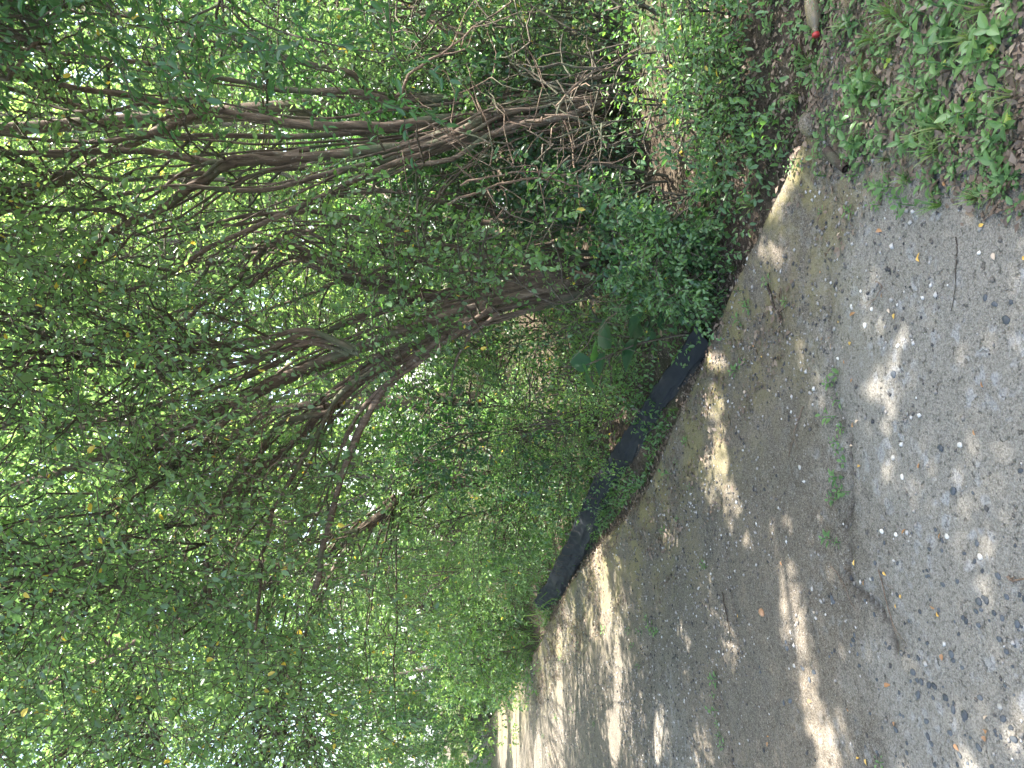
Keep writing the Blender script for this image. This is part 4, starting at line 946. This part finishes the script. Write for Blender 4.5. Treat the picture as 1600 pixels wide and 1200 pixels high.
# leaf litter: stuff
lt = Leaves('kite', .6); n = 36000
s_ = rs.uniform(-2.5, 12, n); t_ = edge_t(s_) + np.where(rs.rand(n) < .5, rs.uniform(-.85, .1, n), rs.randn(n) * .45 + .35)
x = s_ * SD[0] + t_ * TD[0]; y = s_ * SD[1] + t_ * TD[1]; ok = (t_ > edge_t(s_) - .1) | ((t_ > edge_t(s_) - .85) & (vnoise(s_ * 2.2, t_ * 9, 97) > .50)); x, y = x[ok], y[ok]
n2 = 6200; q = np.stack([rs.uniform(1215, 1640, n2), rs.uniform(-60, 360, n2)], 1); ok = q[:, 1] < 185 + (q[:, 0] - 1230) * .45 + rs.randn(n2) * 25; ok &= q[:, 1] < 345 + rs.randn(n2) * 15
g_ = np.array([G(v[0], v[1], 0.0)[:2] for v in q[ok]]); x = np.concatenate([x, g_[:, 0]]); y = np.concatenate([y, g_[:, 1]]); n = len(x)
z = surf_z(x, y) + rs.uniform(.002, .022, n)
lt.add(np.stack([x, y, z], 1), norm(rdir(n) * [1, 1, .25]), norm(rdir(n) * .45 + [0, 0, 1]), .006 + .034 * rs.rand(n) ** 1.7)
tag(lt.build('leaf_litter', M['litter']), 'brown leaf litter heaped along the rim of the path', 'leaf litter', kind='stuff')

# gravel chips: stuff
def chips(n, xy, size, rndf):
    base = np.array([[1, 0, 0], [-1, 0, 0], [0, 1, 0], [0, -1, 0], [0, 0, .6], [0, 0, -.6]], float)
    f = np.array([[0, 2, 4], [2, 1, 4], [1, 3, 4], [3, 0, 4], [2, 0, 5], [1, 2, 5], [3, 1, 5], [0, 3, 5]])
    V = base[None] * (1 + .45 * rs.randn(n, 6, 1) * .6) * size[:, None, None]
    a = rs.uniform(0, 6.28, n); ca, sa = np.cos(a)[:, None], np.sin(a)[:, None]
    X = V[..., 0] * ca - V[..., 1] * sa; Y = V[..., 0] * sa + V[..., 1] * ca
    V = np.stack([X + xy[:, :1], Y + xy[:, 1:], V[..., 2] + (surf_z(xy[:, 0], xy[:, 1]) + size * .25)[:, None]], -1)
    Fc = (f[None] + (np.arange(n) * 6)[:, None, None]).reshape(-1, 3)
    return V.reshape(-1, 3), Fc, np.repeat(rndf, 6)
def gravel():
    n = 100000; s_ = rs.uniform(.2, 13, n); t_ = rs.uniform(-3.3, 2.5, n)
    x = s_ * SD[0] + t_ * TD[0]; y = s_ * SD[1] + t_ * TD[1]
    e = edge_t(s_) - t_
    den = .10 + 1.0 * (e > .2) * (e < 1.7) * (vnoise(x * 3.1, y * 3.1, 95) > .45) * .5 + .9 * np.exp(-((e - .45) / .35) ** 2) * (vnoise(x * 2.3, y * 2.3, 91) > .42) + .8 * (vnoise(x * 1.2 + 5, y * 1.2, 92) > .70) + .5 * np.exp(-(crackdist(x, y) / .06) ** 2)
    gq = G(1060, 1120)[:2]; den = den + 1.0 * np.exp(-(((x - gq[0]) / 1.1) ** 2 + ((y - gq[1]) / .35) ** 2))
    gq = G(1110, 900)[:2]; den = den + 1.0 * np.exp(-(((x - gq[0]) / .8) ** 2 + ((y - gq[1]) / .25) ** 2))
    k = (rs.rand(n) < den) & (e > -.25); x, y = x[k], y[k]; n = len(x)
    size = .0022 + .0095 * rs.rand(n) ** 2.6
    V, Fc, r = chips(n, np.stack([x, y], 1), size, np.clip(rs.rand(n) ** .9, 0, 1))
    tag(link('gravel', mesh_np('gravel', V, [Fc], M['gravel'], {'rnd': r})), 'loose pale and dark gravel chips strewn over the worn path', 'gravel', kind='stuff')
gravel()

# pebbles: individual stones
def pebble_mesh(seed, mat, flat=.5):
    st = np.random.RandomState(seed); nu, nv = 10, 6; V = []
    for j in range(1, nv):
        ph = math.pi * j / nv
        for i in range(nu):
            th = 2 * math.pi * i / nu; r = 1 + .10 * math.sin(2 * th + seed) + .07 * math.cos(3 * th + seed * 2) + .05 * st.randn()
            V.append((r * math.sin(ph) * math.cos(th), .82 * r * math.sin(ph) * math.sin(th), flat * math.cos(ph)))
    V += [(0, 0, flat), (0, 0, -flat)]; q = []; t3 = []
    for j in range(nv - 2):
        for i in range(nu): q.append([j * nu + i, (j + 1) * nu + i, (j + 1) * nu + (i + 1) % nu, j * nu + (i + 1) % nu])
    for i in range(nu): t3.append([len(V) - 2, i, (i + 1) % nu]); b_ = (nv - 2) * nu; t3.append([len(V) - 1, b_ + (i + 1) % nu, b_ + i])
    return mesh_np('pebble', np.array(V), [np.array(q), np.array(t3)], mat, None, True)
pd = [pebble_mesh(k, M['pebble_dark']) for k in range(5)]; pp = [pebble_mesh(k + 9, M['pebble_pale']) for k in range(3)]; pr = pebble_mesh(21, M['pebble_rust'], .6)
def stone(me, x, y, size, label, group, name='pebble', flat=1):
    g_ = G(x, y)[:2]; o = link(name, me, None, (g_[0], g_[1], float(surf_z(*g_)) + size * .12), (rs.uniform(-.15, .15), rs.uniform(-.15, .15), rs.uniform(0, 6.28)), (size, size, size * flat))
    return tag(o, label, 'pebble', group)
PB = [(1390, 1012), (1420, 1025), (1435, 1028), (1427, 1050), (1440, 1065), (1452, 1070), (1460, 1072), (1435, 1085), (1458, 1090), (1478, 1090), (1490, 1098), (1490, 1108), (1448, 1127), (1532, 1090), (1508, 1118), (1568, 1123), (1580, 1137), (1450, 1150), (1456, 1162), (1485, 1145), (1395, 1130),
      (1405, 1082), (1490, 1032), (1487, 1022), (1573, 1018), (1590, 975), (1535, 892), (1542, 938), (1472, 860), (1505, 965), (1510, 970), (1400, 1140), (1585, 1155), (1555, 1142), (1296, 1026), (1300, 1020), (1330, 1008), (1333, 1000), (1228, 1003), (1230, 1013), (1252, 1042), (1255, 1045), (1272, 1050), (1265, 1062),
      (1188, 1050), (1187, 1042), (1225, 1098), (1235, 1095), (1340, 1022), (1384, 1005), (1366, 960), (1300, 935), (1302, 940), (1420, 970), (1461, 1195), (1370, 1175), (1540, 465), (1555, 475), (1580, 472), (1573, 500), (1490, 767), (1470, 700), (1595, 735), (1520, 770), (1397, 585), (1530, 940), (1538, 935), (1335, 992), (1343, 1040), (1370, 1062), (1560, 900), (1500, 1180), (1530, 1168)]
for i, (x, y) in enumerate(PB):
    stone(pd[i % 5], x, y, rs.uniform(.006, .0145), 'small dark blue-grey rounded pebble on the worn path', 'dark pebbles on the path', flat=.8)
for i in range(120):
    x, y = rs.uniform(1330, 1620), rs.uniform(820, 1260)
    stone(pd[i % 5], x, y, rs.uniform(.0035, .0095), 'small dark blue-grey rounded pebble on the worn path', 'dark pebbles on the path', flat=.8)
stone(pr, 1191, 957, .022, 'round rust-brown pebble lying alone beside the sunlit streak', None)
for i, (x, y) in enumerate([(1269, 920), (1563, 1104), (1241, 1040), (1309, 560), (1500, 695), (1345, 455), (1403, 540), (1480, 838), (1532, 870), (1250, 730), (1270, 632), (1396, 715), (1410, 745), (1330, 478), (1362, 483), (1352, 508), (1530, 395), (1290, 960), (1360, 905), (1378, 830), (1400, 835)]):
    stone(pp[i % 3], x, y, rs.uniform(.006, .011), 'small pale white pebble on the worn path', 'pale pebbles on the path')
# mossy stone and chunk of log near the weeds
stone(pebble_mesh(33, M['path'], .7), 1268, 195, .055, 'mossy stone half hidden under the weeds beside the rim', None, 'mossy_stone')
lg = Tubes(); g0 = G(1305, 235)[:2]; g1 = G(1330, 265)[:2]; z0 = float(surf_z(*g0))
lg.add(smooth([[g0[0], g0[1], z0 + .035], [(g0[0] + g1[0]) / 2, (g0[1] + g1[1]) / 2, z0 + .03], [g1[0], g1[1], z0 + .02]], 4, .002), .018, 9)
tag(lg.build('fallen_log', M['dark_stick']), 'short dark rotten log under the weeds', 'log')

# fallen leaves: individuals
fm = []
for k, mm in enumerate(['fallen_yellow', 'fallen_yellow', 'fallen_orange', 'fallen_orange', 'fallen_pale']):
    l = Leaves('fine', .55); l.add(np.zeros((1, 3)), np.array([[1., 0, 0]]), np.array([[0, .1 * k, 1.]]), 1.0, np.array([rs.rand()])); fm.append(l.mesh('fallen_leaf', M[mm], True))
FL = [(1437, 404, 0), (1400, 490, 0), (1435, 402, 0), (1285, 425, 2), (1380, 465, 2), (1390, 482, 4), (1330, 493, 2), (1332, 535, 0), (1313, 503, 0), (1301, 545, 4), (1318, 545, 4), (1322, 568, 2), (1332, 598, 2), (1540, 605, 2), (1527, 680, 2), (1438, 732, 2), (1342, 728, 0), (1330, 695, 4), (1338, 660, 4), (1335, 668, 2), (1192, 552, 0),
      (1337, 884, 0), (1382, 893, 0), (1410, 929, 0), (1403, 950, 0), (1470, 963, 0), (1352, 915, 2), (1412, 835, 2), (1470, 842, 2), (1463, 950, 2), (1384, 1070, 2), (1475, 1022, 2), (1494, 1162, 2), (1545, 1142, 2), (1542, 1150, 2), (1355, 1186, 0), (1340, 1184, 0), (1264, 1094, 2), (1222, 877, 2), (1155, 965, 0), (1275, 955, 4), (1540, 1124, 4),
      (1600, 403, 0), (1405, 90, 2), (1350, 92, 2), (1563, 282, 0), (1295, 380, 4), (1372, 360, 2), (1310, 370, 4), (1230, 390, 4), (1205, 480, 4), (1166, 610, 4), (1180, 540, 2), (1206, 610, 4), (1400, 1128, 2), (1328, 1110, 2), (1202, 1160, 2), (1200, 1150, 2), (1500, 240, 2), (1480, 290, 2), (1390, 300, 4), (1350, 340, 4), (1560, 330, 4), (1540, 350, 0), (1555, 395, 4)]
for (x, y, k) in FL:
    g_ = G(x, y)[:2]; k2 = k + (rs.randint(0, 2) if k in (0, 2) else 0); L = rs.uniform(.014, .027)
    lab = {0: 'small yellow fallen leaf lying flat on the ground', 2: 'small orange-brown fallen leaf lying on the ground', 4: 'small curled tan fallen leaf lying on the ground'}[k]
    tag(link('fallen_leaf', fm[k2], None, (g_[0], g_[1], float(surf_z(*g_)) + .006), (rs.uniform(-.25, .25), rs.uniform(-.25, .1), rs.uniform(0, 6.28)), (L, L, L * 1.4)), lab, 'leaf', {0: 'yellow fallen leaves', 2: 'orange fallen leaves', 4: 'tan fallen leaves'}[k])
for k_, w_ in (('yellow', 'small yellow fallen leaf'), ('orange', 'small orange-brown fallen leaf'), ('tan', 'small curled tan fallen leaf')):
    by_landmark([o for o in COL.objects if o.get('group') == k_ + ' fallen leaves'], w_)
# twigs on the ground
def gtwig(pts, r, mat, label, br=2):
    w = []
    for i, q in enumerate(pts):
        g_ = G(*q)[:2]; w.append([g_[0], g_[1], float(surf_z(*g_)) + r * .9 + .004])
    sm = smooth(w, 4, .003); root = Tubes(); root.add(sm, np.linspace(r, r * .45, len(sm)), 6)
    for k in range(br):
        i = rs.randint(1, len(sm) - 2); d = norm(norm(sm[i + 1] - sm[i]) + rs.randn(3) * [.7, .7, .1]); root.add([sm[i], sm[i] + d * .03 + [0, 0, .003], sm[i] + d * .07], [r * .5, r * .4, r * .2], 4)
    tag(root.build('fallen_twig', M[mat]), label, 'twig', None)
gtwig([(1496, 370), (1494, 420), (1490, 488)], .0017, 'dark_stick', 'long straight dark twig lying on the pale worn patch', 1)
gtwig([(1202, 445), (1210, 470), (1222, 495), (1222, 503)], .007, 'dark_stick', 'thick curved dark twig near the sunlit rim', 2)
gtwig([(1258, 635), (1248, 660), (1240, 690), (1232, 715)], .0028, 'dead_twig', 'forked brown twig in the gravelly middle of the path', 3)
gtwig([(1130, 925), (1138, 960), (1145, 1005)], .004, 'dark_stick', 'dark twig along the joint left of the rust-brown pebble', 1)
gtwig([(1375, 890), (1385, 930), (1398, 975), (1420, 1015)], .0022, 'dead_twig', 'long thin curved twig among the dark pebbles', 4)
gtwig([(1300, 885), (1320, 910), (1335, 955)], .0018, 'dead_twig', 'thin straight twig below the small weed', 2)
gtwig([(1370, 440), (1378, 452), (1360, 482)], .0018, 'dead_twig', 'thin bent twig beside orange leaves', 2)
gtwig([(1578, 900), (1590, 908), (1610, 905)], .004, 'dead_twig', 'grey bent twig at the bottom edge of the path', 2)
gtwig([(1430, 60), (1470, 45), (1500, 30)], .0022, 'dead_twig', 'straw-coloured stalk lying across the weeds near the corner', 0)
gtwig([(1440, 140), (1490, 105), (1520, 90)], .0022, 'dead_twig', 'straw-coloured stalk slanting between the broad-leaved weeds', 0)
gtwig([(1340, 138), (1380, 150), (1410, 158)], .0022, 'dead_twig', 'pale stalk lying on the litter under the folded-leaf weed', 0)
gtwig([(1540, 345), (1580, 325), (1610, 315)], .003, 'dead_twig', 'brown twig at the edge of the litter by the bottom', 1)
# big grey dead leaf by the fence end
dl = Leaves('fine', .30); dl.add(np.zeros((1, 3)), np.array([[1., 0, -.1]]), np.array([[0, -.6, 1.]]), .16, np.array([.9])); g_ = G(1085, 545)[:2] + TD * .08
tag(link('dead_leaf', dl.mesh('dead_leaf', M['fallen_pale'], True), None, (g_[0], g_[1], .16), (0.3, .1, .3)), 'large curled grey dead leaf caught above the near end of the fence', 'leaf')

# ------------------------------------------------------------------ bottle
def lathe(prof, n=20):
    V = []; 
    for (x, r) in prof:
        for i in range(n): a = 2 * math.pi * i / n; V.append((x, r * math.cos(a), r * math.sin(a)))
    q = []
    for j in range(len(prof) - 1):
        for i in range(n): q.append([j * n + i, j * n + (i + 1) % n, (j + 1) * n + (i + 1) % n, (j + 1) * n + i])
    return np.array(V), np.array(q)
gb = G(1287, 52)[:2]; z_ = float(surf_z(*gb))
bt = thing('plastic_bottle', (gb[0], gb[1], z_ + .034), 'clear plastic bottle with amber liquid and red cap lying in the litter', 'bottle')
bt.rotation_euler = (0, R(-4), R(6))
V, q = lathe([(-.001, .0), (-.001, .011), (.0, .0125), (.012, .0125), (.018, .0125), (.022, .014), (.034, .0225), (.045, .0275), (.06, .029), (.075, .0275), (.09, .029), (.15, .029), (.158, .0275), (.17, .029), (.20, .029), (.207, .025), (.205, .0)])
link('bottle_body', mesh_np('bottle_body', V, [q], M['bottle_plastic'], None, True), bt)
V, q = lathe([(.024, .0), (.024, .0125), (.036, .021), (.046, .0258), (.06, .0272), (.09, .0272), (.15, .0272), (.2, .0272), (.203, 0)]); V[:, 2] = np.minimum(V[:, 2], .018)
link('liquid', mesh_np('liquid', V, [q], M['amber_liquid'], None, True), bt)
V, q = lathe([(-.016, 0), (-.016, .0135), (-.014, .0148), (-.002, .0150), (-.002, .0)]); link('cap', mesh_np('cap', V, [q], M['red_cap'], None, True), bt)
# white flower spray in the shrubs
pf = Leaves('hex', .8)
for (x, y, d) in [(785, 325, 4.4), (1190, 130, 3.7), (1185, 145, 3.7), (1260, 530, 3.4)][:3]:
    c = P(x, y, d); n = 14; pf.add(c + rs.randn(n, 3) * .02, rdir(n), rdir(n), rs.uniform(.010, .018, n))
tag(pf.build('white_blossoms', M['petal']), 'few small white blossoms among the shrubs on the right', 'blossoms', kind='stuff')

for me in bpy.data.meshes: me.validate(verbose=False) if len(me.vertices) < 50 else None
print('TRIS', sum(sum(len(p.vertices) - 2 for p in me.polygons) if len(me.polygons) < 20000 else int(len(me.loops) - 2 * len(me.polygons)) for me in bpy.data.meshes), 'OBJ', len(bpy.data.objects))
